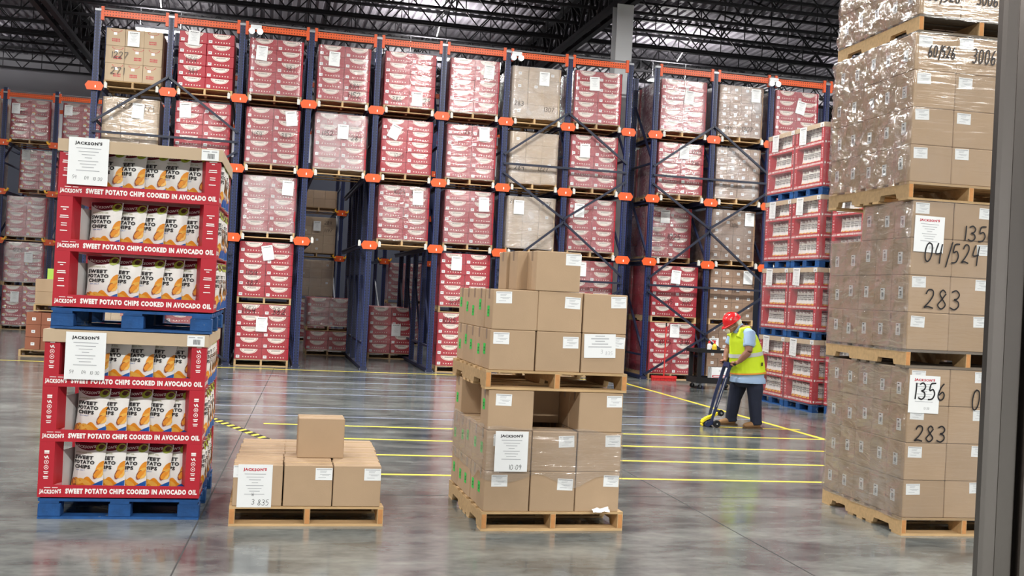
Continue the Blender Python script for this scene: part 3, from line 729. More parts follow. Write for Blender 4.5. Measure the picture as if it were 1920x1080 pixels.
rear(8, {'upper': ('half', 'film_light', [], []), 'middle': ('wrap', 'film_light', [(.38, .62, 0)], [('284', .68, .82, .10), ('1197', .68, .6, .10)]), 'second': ('wrap', 'film', [], []), 'ground': ('red', 'film', [], [])})
rear(9, {'top': ('wrap', 'film', [], [])})
rear(10, {'second': ('red', 'film_heavy', [], []), 'ground': ('red', 'film_heavy', [], [])})
# brown cartons on a pallet in the aisle, with kraft cartons on top of them
rack_load('brown', 'in the aisle left of the chip display', -4.47, 21.6, 0, None, group='loads in the aisle')
rack_load('half', 'on the brown cartons left of the chip display', -4.25, 21.62, .86, None, group='loads in the aisle')
gc = MB().box(0, .30, 0, .004, 0, .20, 'green_card'); gcm = MB(); gcm.box(-.01, .31, .004, .02, -.01, .0, 'kraft')
go = obj('green_card', gc, None, (-4.05, 21.70, 1.4705)); tag(go, 'small green card standing on the kraft cartons left of the display', 'card')
# ================================================================== chip bags
BGW, BGH, BGT = .235, .335, .085
def bag_y(u, v):
    """front surface of the pillow bag, u -1..1, v 0..1 (front faces -y)"""
    s = max(0, math.sin(math.pi * min(1, max(0, (v * .94 + .03))))) ** .55; q = max(0, 1 - abs(u) ** 2.6)
    return -BGT * .5 * s * q ** .8
def bag_w(v): return BGW / 2 * (1 - .05 * math.sin(math.pi * v) + .02 * math.cos(2 * math.pi * v))
def bag_body(seed):
    m = MB(); nu, nv = 12, 14; V = []
    for sgn in (1, -1):
        for j in range(nv + 1):
            v = j / nv
            for i in range(nu + 1):
                u = -1 + 2 * i / nu
                cr = .004 * fnoise(u * 3 + seed, v * 5, sgn) * (1 - abs(u) ** 4)
                V.append((u * bag_w(v), sgn * (bag_y(u, v) + cr * .6), v * BGH))
    n = (nu + 1); F_ = []
    for j in range(nv):
        for i in range(nu):
            a = j * n + i; F_.append((a, a + 1, a + n + 1, a + n)); b = (nv + 1) * n + a; F_.append((b, b + n, b + n + 1, b + 1))
    return m, V, F_
def bag_fn(off=.0022):
    def fn(px, pz):
        v = min(.995, max(.005, pz / BGH)); u = max(-1, min(1, px / bag_w(v))); return (u * bag_w(v), bag_y(u, v) - off - .002 * (1 - abs(u)), v * BGH)
    return fn
def bag_print(m, fine=True):
    W, Hh = BGW, BGH; nx = 40 if fine else 16; f2 = bag_fn(.0032); f3 = bag_fn(.0040); f4 = bag_fn(.0046); hw = W * .485
    clampz = lambda z: min(Hh * .995, max(Hh * .01, z))
    def cols(x0, x1, lo, hi, mt, off, nz=5):
        fn = bag_fn(off); n = nx
        V = []
        for i in range(n + 1):
            x = x0 + (x1 - x0) * i / n; za, zb = clampz(lo(x)), clampz(max(hi(x), lo(x)))
            V += [fn(x, za + (zb - za) * j / nz) for j in range(nz + 1)]
        k = nz + 1
        m.add(V, [(i * k + j, (i + 1) * k + j, (i + 1) * k + j + 1, i * k + j + 1) for i in range(n) for j in range(nz)], mt)
    cols(-hw, hw, lambda x: Hh * (.825 + .11 * (x / hw) ** 2), lambda x: Hh, 'bag_maroon', .0016)
    cols(-hw, hw * .62, lambda x: 0, lambda x: Hh * (.255 + .035 * math.sin(x * 70) + .03 * math.sin(x * 31 + 1) - .03 * (x / hw)), 'bag_orange', .0018)
    cols(hw * .42, hw, lambda x: 0, lambda x: Hh * (.13 + .20 * (x / hw - .35)), 'bag_blue', .0024)
    # chips on the right edge and at the foot
    m.ell(hw * .86, Hh * .50, .024, .050, 'bag_orange', fn=f2, n=12, rot=-.35); m.ell(hw * .84, Hh * .41, .028, .044, 'bag_gold', fn=f3, n=12, rot=-.6)
    m.ell(hw * .66, Hh * .37, .015, .034, 'bag_rust', fn=f4, n=10, rot=-.3); m.ell(hw * .70, Hh * .375, .012, .028, 'bag_orange', fn=bag_fn(.0052), n=10, rot=-.3)
    m.ell(-hw * .35, Hh * .21, .040, .020, 'bag_gold', fn=f2, n=10, rot=.3); m.ell(hw * .12, Hh * .19, .036, .018, 'bag_gold', fn=f2, n=10, rot=-.4); m.ell(-hw * .75, Hh * .18, .020, .03, 'bag_rust', fn=f2, n=10, rot=.2)
    # avocado
    m.ell(hw * .74, Hh * .90, .032, .026, 'bag_green', fn=f2, n=12, rot=.5); m.ell(hw * .76, Hh * .905, .016, .013, 'bag_brown', fn=f3, n=10)
    m.text("JACKSON'S", -hw * .80, Hh * .875, hw * 1.28, Hh * .07, 'bag_white', fn=f2, bold=.03, arc=-.010)
    m.text('AVOCADO OIL', -hw * .78, Hh * .765, hw * 1.1, Hh * .028, 'bag_olive', fn=f2, bold=.02)
    for k, (t, wd) in enumerate((('SWEET', 1.26), ('POTATO', 1.36), ('CHIPS', 1.06))):
        m.text(t, -hw * .82 + (.01 if k == 2 else 0), Hh * (.650 - k * .092), hw * wd, Hh * .074, 'ink', fn=f2, bold=.05)
    m.text('SEA SALT', -hw * .6, Hh * .425, hw * .62, Hh * .02, 'bag_blue', fn=f2, bold=.01)
    return m
BAGS = []
for sd in (1.0, 4.2, 8.5):
    mb, V, F_ = bag_body(sd); mb.add(V, F_, 'bag_white'); BAGS.append(mb.mesh('bag', smooth=True))
BAGP = bag_print(MB(), True).mesh('printed_art')
FARBAG = []
for sd in (2.0, 6.1):
    mb, V, F_ = bag_body(sd); mb.add(V, F_, 'bag_white'); bag_print(mb, False); FARBAG.append(mb.mesh('chip_bag'))

# ================================================================== chip displays (red shelf cartons)
DW, DD = 1.016, 1.20
SH = [.010, .373, .733]; SHH = .079; LID = (1.025, 1.106)
def tray():
    m = MB(); t = .005
    m.box(0, DW, 0, DD, 0, .006, 'red_board')
    m.box(0, DW, 0, t, .006, SHH, 'red_board'); m.box(0, DW, DD - t, DD, .006, SHH, 'red_board')
    m.box(0, t, t, DD - t, .006, SHH, 'red_board'); m.box(DW - t, DW, t, DD - t, .006, SHH, 'red_board'); return m.mesh('tray')
def tray_print():
    m = MB(); y = -.0012
    m.text("JACKSON'S", .012, .018, .135, .036, 'red_print', y, .05, arc=-.004)
    m.rect(.04, .08, .060, .064, 'red_print', y); m.rect(.09, .125, .060, .064, 'red_print', y)
    m.text('SWEET POTATO CHIPS COOKED IN AVOCADO OIL', .172, .023, .83, .035, 'red_print', y, .065); return m.mesh('lettering')
def tray_print_side():
    m = MB(); fn = lambda px, pz: (DW + .0012, px, pz)
    m.poly([(.02, .055), (.02, .03), (.035, .018), (.05, .03), (.05, .055)], 'red_print', fn=fn)
    m.text('SWEET POTATO CHIPS COOKED IN AVOCADO OIL', .22, .024, .92, .030, 'red_print', fn=fn, bold=.055)
    m.text("JACKSON'S", .07, .020, .13, .034, 'red_print', fn=fn, bold=.05); return m.mesh('lettering')
TRAY, TRP, TRS = tray(), tray_print(), tray_print_side()
def post_mesh(h, mirror):
    P = [(0, 0), (.094, 0), (.128, .11), (0, .11)]
    if mirror: P = [(DW - a, b) for a, b in P][::-1]
    m = MB(); m.prism(P, 0, h, 'z', 'red_board'); return m.mesh('corner_post')
def post_mesh_back(h, mirror):
    P = [(0, DD), (0, DD - .10), (.11, DD - .10), (.094, DD)]
    if mirror: P = [(DW - a, b) for a, b in P][::-1]
    m = MB(); m.prism(P, 0, h, 'z', 'red_board'); return m.mesh('corner_post')
def post_print(style, x):
    m = MB(); y = -.0012
    if style == 'bars':
        for k, (z, wd) in enumerate(((.205, .05), (.190, .02), (.150, .05), (.138, .055), (.100, .036), (.086, .036), (.052, .045))): m.rect(x + .047 - wd / 2, x + .047 + wd / 2, z, z + .006, 'red_print', y)
    else:
        c = x + .047
        m.rect(c - .015, c + .015, .214, .226, 'red_print', y); m.rect(c - .015, c + .015, .205, .211, 'red_print', y)
        m.ribbon([(c - .013, .188), (c - .004, .174), (c + .004, .190), (c + .010, .174), (c + .014, .176)], .006, 'red_print', y)
        for z in (.150, .115):
            m.ell(c, z, .0145, .0145, 'red_print', y, n=12); m.ell(c, z, .011, .011, 'red_board', y - .0004, n=12); m.ell(c, z, .005, .005, 'red_print', y - .0008, n=8)
        for z, wd in ((.083, .03), (.072, .022), (.052, .032), (.041, .026)): m.rect(c - wd / 2, c + wd / 2, z, z + .006, 'red_print', y)
    return m.mesh('lettering')
POSTS = {h: (post_mesh(h, False), post_mesh(h, True), post_mesh_back(h, False), post_mesh_back(h, True)) for h in (.2835, .213)}
PP = {(s, q): post_print(s, x) for s in ('bars', 'icons') for q, x in ((0, 0.0), (1, DW - .094))}
m = MB(); m.prism([(.128, .112), (.132, .110), (.192, .33), (.188, .332)], 0, .284, 'z', 'white_board'); PANEL = m.mesh('inner_panel')
m = MB(); m.box(.19, DW - .30, .345, .350, 0, .284, 'white_board'); m.box(DW - .305, DW - .30, .345, DD - .12, 0, .284, 'white_board'); m.box(.19, .195, .345, DD - .12, 0, .284, 'white_board'); CORE = m.mesh('inner_wall')
m = MB(); t_ = .004
m.box(-.012, DW + .012, -.012, DD + .012, LID[1] - t_, LID[1], 'kraft_pale'); m.box(-.012, DW + .012, -.012, -.012 + t_, LID[0], LID[1] - t_, 'kraft_pale'); m.box(-.012, DW + .012, DD + .012 - t_, DD + .012, LID[0], LID[1] - t_, 'kraft_pale')
m.box(-.012, -.012 + t_, -.008, DD + .008, LID[0], LID[1] - t_, 'kraft_pale'); m.box(DW + .012 - t_, DW + .012, -.008, DD + .008, LID[0], LID[1] - t_, 'kraft_pale'); LIDM = m.mesh('lid')
m = MB(); m.box(0, .112, -.001, 0, 0, .072, 'paper')
for k in range(9): m.rect(.04 + k * .005, .04 + k * .005 + (.002 if k % 2 else .0035), .012, .045, 'ink', -.0014)
m.rect(.008, .05, .055, .062, 'ink_grey', -.0014); m.rect(.065, .10, .055, .062, 'ink_grey', -.0014); BARC = m.mesh('barcode_label')
SIGN = sheet(.25, .31, 0).mesh('paper_sign'); SIGN_P = sheet_print(.25, .31, hand=[('54', .12, .13, .07), ('04', .42, .12, .07), ('10:30', .62, .11, .07)])
def display(label, loc, rz, style, sign, scale=1.0, far=False, group='red cardboard chip displays'):
    t = thing('chip_display', label, 'display', loc, rz, group); t.scale = (scale,) * 3
    for k, z in enumerate(SH):
        tr = obj('tray', TRAY, t, (0, 0, z)); obj('lettering', TRP, tr); obj('lettering', TRS, tr)
        h = .2835 if k < 2 else .213
        for q in range(4):
            p = obj('corner_post', POSTS[h][q], t, (0, 0, z + SHH))
            if q < 2: obj('lettering', PP[(style, q)], p)
        if k < 2 or True:
            o1 = None if far else obj('inner_panel', PANEL, t, (0, 0, z + .008)); o2 = obj('inner_wall', CORE, t, (0, 0, z + .008))
    obj('lid', LIDM, t); b = obj('barcode_label', BARC, t, (DW - .125, -.0135, LID[0] + .004))
    if sign:
        s = obj('paper_sign', SIGN, t, (sign[0], -.016, sign[1]), (0, sign[2], 0)); obj('lettering', SIGN_P, s)
    return t
NB = 0
SHN = ['bottom', 'middle', 'top']
DR = -.022      # the stacked displays stand a touch askew
def fill_bags(org, z0, dname):
    """bags standing in the trays: each is a thing of its own"""
    global NB
    r = random.Random(int(z0 * 100) + 3); c, s = math.cos(DR), math.sin(DR)
    def put(lx, ly, z, rx, ry, rz, label):
        global NB; NB += 1
        b = obj('chip_bag', BAGS[NB % 3], None, (org[0] + c * lx - s * ly, org[1] + s * lx + c * ly, z), (rx, ry, rz + DR))
        tag(b, label, 'chip bag', 'sweet potato chip bags on the display shelves'); obj('printed_art', BAGP, b)
    for k, z in enumerate(SH):
        for i in range(5):
            put(.280 + i * .138 + r.uniform(-.008, .008), .150 + r.uniform(-.012, .012), z0 + z + .0095, R(-4) + r.uniform(-.03, .03), r.uniform(-.03, .05), R(-21) + r.uniform(-.08, .06),
                f'white chip bag, {dname} display, {SHN[k]} front shelf, {ORD[i]} from the left')
        for i in range(6):
            put(DW - .040 + r.uniform(-.005, .005), .245 + i * .138 + r.uniform(-.008, .008), z0 + z + .0095, R(-3), r.uniform(-.03, .05), R(90) + R(-26) + r.uniform(-.06, .06),
                f'white chip bag, {dname} display, {SHN[k]} right-side shelf, {ORD[i]} from the front')
DX, DY = -1.385, 7.47
blue_pallet('blue block pallet on the floor under the lower chip display', (DX + .005, DY, 0), DR)
display('lower red chip display with icon-printed posts, on the floor pallet', (DX, DY - .012, .1355), DR, 'icons', (.13, .785, .0))
fill_bags((DX, DY - .012), .1355, 'lower')
blue_pallet('blue block pallet between the two red chip displays', (DX + .025, DY, 1.2475), DR)
display('upper red chip display stacked on the blue pallet above the lower one', (DX + .03, DY - .012, 1.383), DR, 'bars', (.055, .81, .0))
fill_bags((DX + .03, DY - .012), 1.383, 'upper')

# ================================================================== kraft cartons
KX, KY, KZ = .322, .240, .2775
KB = bevel_box('carton', KX - .003, KY - .002, KZ - .002, 'kraft', .0045)
m = MB(); m.rect(0, .112, 0, .080, 'paper', 0)
m.rect(.006, .106, .069, .074, 'ink_grey', -.0004)
for z, a, b in ((.060, .03, .075), (.052, .03, .07), (.038, .03, .10), (.031, .045, .09), (.016, .02, .07)): m.rect(a, b, z, z + .0025, 'ink_grey', -.0004)
KL = m.mesh('white_label')
m = MB(); m.box(.0, .002, -.055, .055, KZ - .0025, KZ - .0015, 'tape'); 
def tape_mesh():
    m = MB(); e = .0008; c = KX / 2; y0, y1 = 0, KY - .002
    # seam tape runs along x over the top and down both ends
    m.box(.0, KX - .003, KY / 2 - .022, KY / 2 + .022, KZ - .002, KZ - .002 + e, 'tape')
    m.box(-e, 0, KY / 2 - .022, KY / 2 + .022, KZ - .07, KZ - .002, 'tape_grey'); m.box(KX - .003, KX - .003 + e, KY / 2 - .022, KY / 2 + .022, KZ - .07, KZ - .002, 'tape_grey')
    return m.mesh('tape')
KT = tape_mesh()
m = MB(); fnl = lambda px, pz: (-.0012, -px, pz)
m.rect(-.07, .0, 0, .075, 'ink_green', fn=fnl); 
fnl2 = lambda px, pz: (-.0018, -px, pz)
m.rect(-.048, -.022, .02, .05, 'ink', fn=fnl2); m.rect(-.042, -.028, .028, .042, 'ink_green', fn=lambda px, pz: (-.0022, -px, pz)); GS = m.mesh('green_sticker')
def carton(label, x, y, z, lab=None, green=None, rz=0, group='kraft cartons of the loose stacks', me=None, lrot=0):
    b = obj('carton', me or KB, None, (x, y, z), (0, 0, rz)); tag(b, label, 'box', group)
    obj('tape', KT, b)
    if lab: obj('white_label', KL, b, (lab[0], -.0008, lab[1]), (0, lrot, 0))
    if green: obj('green_sticker', GS, b, (0, green[0], green[1]))
    return b
COLN = ['left', 'middle', 'right']; DEPN = ['front', 'second', 'third', 'fourth', 'back']

# --- short pallet: one layer and a single carton on it
SX, SY = -.165, 7.25
wood_pallet('wooden pallet on the floor under the single layer of cartons', (SX, SY, 0), .0)
for i in range(3):
    for q in range(5):
        lab = (.205, .178) if q == 0 and i > 0 else ((.0, .19) if q == 0 else None)
        x = SX + .018 + i * (KX + .006) + q * .009 * (1 if i != 1 else .6) + rnd.uniform(-.004, .004); y = SY + .0 + q * (KY + .002)
        b = carton(f'kraft carton in the single-layer stack, {COLN[i]} column, {DEPN[q]} row', x, y, PH + .0005, lab, group='cartons of the single layer')
        if i == 0 and q == 0:
            s = obj('paper_sign', sheet(.222, .283, 0).mesh('paper_sign'), b, (.03, -.0015, -.006)); obj('lettering', sheet_print(.222, .283, True, hand=[('16', .40, .27, .07), ('3', .42, .07, .12), ('835', .60, .05, .13)]), s)
carton('lone kraft carton sitting on top of the single-layer stack', .268, 7.555, PH + KZ - .0005, None, rz=0, group='cartons of the single layer')

# --- tall centre stack on two pallets
MX, MY, MR = 1.5007, 7.1007, .0124
def MP(x, y):
    c, s = math.cos(MR), math.sin(MR); return MX + c * x - s * y, MY + s * x + c * y
wood_pallet('wooden pallet on the floor under the tall centre stack', (MX, MY, 0), MR)
lay = [(PH + .0005, 'bottom layer'), (PH + KZ, 'second layer'), (PH + 2 * KZ, 'third layer, below the upper pallet')]
z2 = PH + 3 * KZ + .001
lay2 = [(z2 + PH + .0005, 'lower layer on the upper pallet'), (z2 + PH + KZ, 'upper layer on the upper pallet')]
skip3 = {(0, 1), (0, 2), (0, 3), (1, 0), (1, 1)}
for li, (z, ln) in enumerate(lay + lay2):
    for i in range(3):
        for q in range(5):
            if li == 2 and (i, q) in skip3: continue
            if i == 1 and 0 < q < 4 and li not in (2,): continue
            jx = rnd.uniform(-.004, .004); x, y = MP((.012 if li < 3 else .004) + i * (KX + .003) + jx, .006 + q * KY + rnd.uniform(-.002, .002))
            lab = None
            if q == 0:
                lab = ((.022, .178), (.19, .165), (.20, .18))[i] if li >= 3 else ((.05, .17), (.19, .165) if li else (.19, .15), (.20, .175))[i]
                if li == 2 and i == 1: lab = None
            gr = (.10 + rnd.uniform(-.03, .03), .10 + rnd.uniform(-.03, .03)) if i == 0 else None
            b = carton(f'kraft carton in the {ln}, centre stack, {COLN[i]} column, {DEPN[q]} row', x, y, z, lab, gr, MR, 'cartons of the tall centre stack', lrot=rnd.uniform(-.06, .06))
            if li == 3 and i == 2 and q == 0:
                s = obj('paper_sign', sheet(.23, .165, 0).mesh('paper_sign'), b, (.018, -.0022, .105), (0, -.03, 0)); m = MB()
                for k, (zz, wd) in enumerate(((.148, .07), (.13, .13), (.113, .07), (.093, .12), (.073, .17))): m.rect(.115 - wd / 2, .115 + wd / 2, zz, zz + .006, 'ink_grey', -.002)
                m.hand('3', .12, .03, .026, 'ink_grey', -.002); m.hand('835', .155, .02, .024, 'ink_grey', -.002); obj('lettering', m, s)
            if li == 1 and i == 0 and q == 0:
                s = obj('paper_sign', sheet(.232, .275, 0).mesh('paper_sign'), b, (.058, -.020, .0), (0, .0, 0)); obj('lettering', sheet_print(.232, .275, False, hand=[('10:09', .42, .05, .12)]), s)
wood_pallet('wooden pallet halfway up the tall centre stack', (MX - .018, MY + .0, z2), MR)
z6 = z2 + PH + 2 * KZ + .0005
for q, dx in enumerate((.30, .225, .205)):
    x, y = MP(dx, .004 + q * .243)
    carton(f'kraft carton crowning the tall centre stack, {DEPN[q]} of three', x, y, z6, (.21, .185) if q == 0 else None, None, MR, 'cartons of the tall centre stack')
t = thing('stretch_film', 'torn band of clear stretch film round the lower centre stack', 'stretch film', (MX, MY, 0), MR)
W3 = .012 + 3 * (KX + .003) + .004
obj('film_band', film('film_band', .008, W3, .002, 1.212, .30, .71, 'film_band', .012, 3.3, 110, 20, over=.004,
    top=lambda px, py: .03 * fnoise(px * 5, py * 5, 3) - .05 * max(0, px - .5), bot=lambda px, py: .09 * fnoise(px * 4 + 3, py * 4, 5) + .05), t)
m = MB(); V = []
for j in range(5):
    for i in range(7): V.append((.78 + i * .02 + .01 * fnoise(i, j, 2), -.012 - .01 * j + .01 * fnoise(i * 1.3, j * 1.7, 7), .134 + .03 * abs(fnoise(i * .9, j * 1.1, 4)) + .02 - .004 * j))
m.add(V, [(j * 7 + i, j * 7 + i + 1, (j + 1) * 7 + i + 1, (j + 1) * 7 + i) for j in range(4) for i in range(6)], 'paper'); obj('film_tail', m, t)

# --- wrapped tower on the right: four loads on pallets
TX, TY, TR = 4.60, 6.94, -.0379
GX, GY, GZ = .336, .242, .2735
GB = bevel_box('carton', GX - .003, GY - .002, GZ - .002, 'kraft', .005)
m = MB(); fs = lambda px, pz: (-.0012, -px, pz); fs2 = lambda px, pz: (-.0017, -px, pz)
m.rect(-.062, 0, 0, .088, 'paper', fn=fs); m.rect(-.052, -.028, .072, .08, 'ink', fn=fs2)
for z in (.022, .029, .036, .043, .05): m.rect(-.045, -.018, z, z + .0045, 'ink', fn=fs2)
m.rect(-.05, -.014, .01, .014, 'ink_grey', fn=fs2); SL = m.mesh('side_label')
zt_ = 0.0
names = ['lowest', 'second', 'third', 'topmost']
G4 = 4 * GZ
hands = {0: [('1356', .025, G4 - .225, .12, .285), ('283', .06, 3 * GZ - .26, .115, .265), ('04', .51, G4 - .29, .15, .17)],
         1: [('1356', .394, 3 * GZ + .0, .11, .30), ('04/524', .10, 3 * GZ - .17, .14, .47), ('283', .115, 2 * GZ - .24, .14, .31)],
         2: [('60/526', .10, 3 * GZ + .10, .085, .225), ('3006', .455, 3 * GZ + .085, .105, .205)],
         3: [('60/526', .055, .105, .09, .27), ('3006', .45, .11, .08, .185)]}
signs = {0: (.004, .77, .245, .275), 1: (.017, .72, .238, .265)}
for n_, ln in enumerate(names):
    c, s = math.cos(TR), math.sin(TR); ox = (0, -.03, -.07, -.05)[n_]
    base = (TX + c * ox, TY + s * ox, zt_)
    wood_pallet(('wooden pallet on the floor under the wrapped right-hand tower', 'greyed wooden pallet between the lowest and second wrapped loads', 'pale wooden pallet between the second and third wrapped loads', 'wooden pallet under the topmost wrapped load of the tower')[n_], base, TR, grey=n_ in (1, 3))
    zt_ += PH + .0005
    rows = 4
    t = thing('carton_load', f'film-wrapped block of kraft cartons, {ln} load of the right-hand tower', 'wrapped load', (base[0], base[1], zt_), TR, 'wrapped loads of the right-hand tower')
    r = random.Random(40 + n_)
    for j in range(rows):
        for i in range(3):
            for q in range(5):
                if 0 < i < 2 and 0 < q and j < 3: continue
                if n_ == 1 and j == 3 and q > 2: continue
                b = obj('carton', GB, t, (.004 + i * GX + r.uniform(-.002, .002), .004 + q * GY + r.uniform(-.002, .002), j * GZ + .0008))
                if q == 0 and i < 3: obj('white_label', KL, b, ((.022, .17) if i == 0 or n_ > 1 else (.20, .175))[0:1] + (-.0008, .175 + r.uniform(-.01, .01)), (0, r.uniform(-.05, .05), 0))
                if i == 0: obj('side_label', SL, b, (0, .09 + r.uniform(-.02, .02), .09 + r.uniform(-.02, .02)))
    if n_ in signs:
        sx, sz, sw, sh = signs[n_]
        s_ob = obj('paper_sign', sheet(sw, sh, 1).mesh('paper_sign'), t, (sx, -.004, sz), (0, .02, 0)); obj('lettering', sheet_print(sw, sh, True, hand=[('13:20', .5, .10, .06)]), s_ob)
    m = MB()
    for tx, px, pz, hh, ww in hands[n_]: m.hand(tx, px, pz, hh, 'marker', -.0085, W=ww, wd=.0105)
    obj('handwriting', m, t)
    topf = (lambda px, py: -.26 * max(0, min(1, (py - .66) / .12)) * (1 if px < .9 else 1)) if n_ == 1 else None
    W_, D_ = .004 + 3 * GX + .002, .004 + 5 * GY + .002
    fm = film('stretch_film', 0, W_, 0, D_, -.02, rows * GZ + .004, 'film_crinkle' if n_ > 1 else 'film', .004, 5.5 + n_, 150, 36, top=topf, over=.001)
    # the flank is loose and crinkled, the front is drawn tight
    for v in fm.vertices:
        if v.co.x < .02:
            k = fnoise(v.co.y * 5 + n_ * 3, v.co.z * 8, n_) + .6 * fnoise(v.co.y * 14, v.co.z * 24, n_ + 9)
            v.co.x -= (.016, .016, .026, .026)[n_] * max(0, .45 + k)
    fm.materials.append(MATS['film_tight'])
    for p in fm.polygons:
        if p.normal.y < -.6: p.material_index = 1
    obj('stretch_film', fm, t)
    zt_ += rows * GZ + .002

# --- wall of wrapped chip displays in the background
SCW = .918
def far_display(col, tier, label, x, y, z):
    blue_pallet(f'blue pallet under the {label}', (x, y, z), R(-90), SCW, 'blue block pallets')
    t = display(f'film-wrapped red {label}', (x - .01, y, z + .1352 * SCW), R(-90), 'icons' if tier % 2 else 'bars', (.16, .80, .05), SCW, True, 'wrapped chip displays by the right racks')
    r = random.Random(col * 10 + tier)
    for k, zz in enumerate(SH):
        for i in range(5):
            obj('chip_bag', FARBAG[(i + k) % 2], t, (.255 + i * .130, .12 + r.uniform(-.01, .01), zz + .0095), (R(-6), r.uniform(-.03, .10), R(32) + r.uniform(-.1, .1)))
        for i in range(3):
            obj('chip_bag', FARBAG[(i + k) % 2], t, (DW - .09, .255 + i * .138, zz + .0095), (R(-5), r.uniform(-.03, .05), R(72)))
    obj('stretch_film', FILMD, t)
FILMD = film('stretch_film', -.02, DW + .02, -.02, DD + .02, -.02, 1.11, 'film_light', .006, 2.2, 60, 14, over=.002)
TH = 1.2475 * SCW
for ci, (cn, x, y) in enumerate((('far', 8.42, 17.12), ('middle', 8.42, 16.16), ('near', 8.60, 15.18), ('nearest', 8.60, 14.2))):
    for tier in range(4):
        far_display(ci, tier, f'chip display, {cn} column, {("bottom", "second", "third", "top")[tier]} of the background wall', x, y, tier * TH)
# ================================================================== person at work, and the things around
def remeshed(name, mb, voxel, m, smooth=4, par=None):
    """one continuous surface from overlapping tapered forms"""
    me = mb.mesh(name); o = bpy.data.objects.new(name, me); COL.objects.link(o)
    md = o.modifiers.new('r', 'REMESH'); md.mode = 'VOXEL'; md.voxel_size = voxel
    if smooth:
        sm = o.modifiers.new('s', 'SMOOTH'); sm.iterations = smooth; sm.factor = .5
    dg = bpy.context.evaluated_depsgraph_get(); dg.update()
    nm = bpy.data.meshes.new_from_object(o.evaluated_get(dg)); bpy.data.objects.remove(o)
    nm.name = name; nm.materials.clear(); nm.materials.append(MATS[m]); nm.polygons.foreach_set('use_smooth', [True] * len(nm.polygons)); nm.polygons.foreach_set('material_index', [0] * len(nm.polygons))
    return nm
def ball(mb, c, r, m='skin', n=14, rot=0):
    """ellipsoid; rot tilts it about the lateral axis"""
    c = Vector(c); V = []; F_ = []; h = n // 2; cs, sn = math.cos(rot), math.sin(rot)
    for j in range(h + 1):
        th = math.pi * j / h
        for i in range(n):
            ph = 2 * math.pi * i / n; x, y, z = r[0] * math.sin(th) * math.cos(ph), r[1] * math.sin(th) * math.sin(ph), r[2] * math.cos(th)
            V.append((c.x + cs * x + sn * z, c.y + y, c.z - sn * x + cs * z))
    for j in range(h):
        for i in range(n): F_.append((j * n + i, (j + 1) * n + i, (j + 1) * n + (i + 1) % n, j * n + (i + 1) % n))
    mb.add(V, F_, m)
PX, PY = 6.30, 13.22
def W(x, y, z): return (x - PX, y - PY, z)          # world numbers to the person's own frame
person = thing('person', 'person in red hard hat and yellow vest pushing a floor tape applicator', 'person', (PX, PY, 0))
lat = (0, 1, 0)
torso = [((6.345, 13.22, .60), (.205, .225)), ((6.345, 13.22, .75), (.205, .215)), ((6.315, 13.22, .90), (.205, .215)), ((6.29, 13.22, 1.05), (.185, .21)), ((6.255, 13.22, 1.18), (.155, .205)), ((6.235, 13.22, 1.275), (.115, .185)), ((6.205, 13.24, 1.345), (.065, .10))]
def torso_tube(mb, grow, z0, z1, m, n=24):
    P, Rr = [], []
    for (c, (dx, dy)) in torso:
        if z0 - .02 <= c[2] <= z1 + .02: P.append(W(*c)); Rr.append((dy + grow, dx + grow))
    mb.tube(P, Rr, m, n, side=lat)
sh_n, el_n, wr_n, ha_n = (6.245, 13.015, 1.255), (6.205, 12.945, 1.02), (6.115, 13.015, .888), (6.070, 13.05, .855)
sh_f, el_f, wr_f, ha_f = (6.225, 13.43, 1.255), (6.165, 13.49, 1.02), (6.105, 13.435, .89), (6.070, 13.395, .857)
hipA, kneA, ankA = (6.30, 13.33, .66), (6.235, 13.36, .375), (6.215, 13.40, .085)
hipB, kneB, ankB = (6.40, 13.11, .66), (6.40, 13.09, .385), (6.415, 13.06, .085)
b = MB(); torso_tube(b, -.02, .58, 1.4, 'skin')
b.tube([W(6.215, 13.24, 1.30), W(6.165, 13.24, 1.375), W(6.13, 13.24, 1.41)], [.062, .057, .06], 'skin', 14)
ball(b, W(6.098, 13.24, 1.385), (.098, .076, .112), rot=-.45)                       # cranium
ball(b, W(6.055, 13.24, 1.325), (.060, .060, .082), rot=-.40)                       # jaw
b.tube([W(6.005, 13.24, 1.375), W(5.982, 13.24, 1.342), W(6.005, 13.24, 1.325)], [.012, .017, .012], 'skin', 8)   # nose
for s in (-1, 1): ball(b, W(6.120, 13.24 + s * .077, 1.365), (.022, .010, .034), rot=-.4)    # ears
for sh, el, wr, ha in ((sh_n, el_n, wr_n, ha_n), (sh_f, el_f, wr_f, ha_f)):
    b.tube([W(*sh), W(*[(p + q) / 2 for p, q in zip(sh, el)]), W(*el)], [.064, .058, .050], 'skin', 12, side=(1, .1, 0)); b.tube([W(*el), W(*[.65 * p + .35 * q for p, q in zip(el, wr)]), W(*wr)], [.050, .049, .032], 'skin', 12, side=lat)
    b.tube([W(*wr), W(*ha)], [(.030, .027), (.042, .022)], 'skin', 12, side=lat)
    # fingers curl over the grip (bar along y at x 6.055, z .845)
    for k, (dy, ln) in enumerate(((-.034, .9), (-.012, 1.0), (.011, .97), (.033, .82))):
        yy = ha[1] + dy
        b.tube([W(ha[0] + .004, yy, ha[2] + .008), W(6.050, yy, .878), W(6.050 - .026 * ln, yy, .862), W(6.050 - .028 * ln, yy, .838), W(6.046, yy, .822)], [.0105, .0105, .0098, .009, .0078], 'skin', 8)
    sg = 1 if ha[1] < 13.2 else -1
    b.tube([W(wr[0] - .01, wr[1] + sg * .02, wr[2] - .012), W(ha[0] + .012, ha[1] + sg * .045, ha[2] - .022), W(6.050, ha[1] + sg * .056, .818)], [.014, .012, .0095], 'skin', 8)
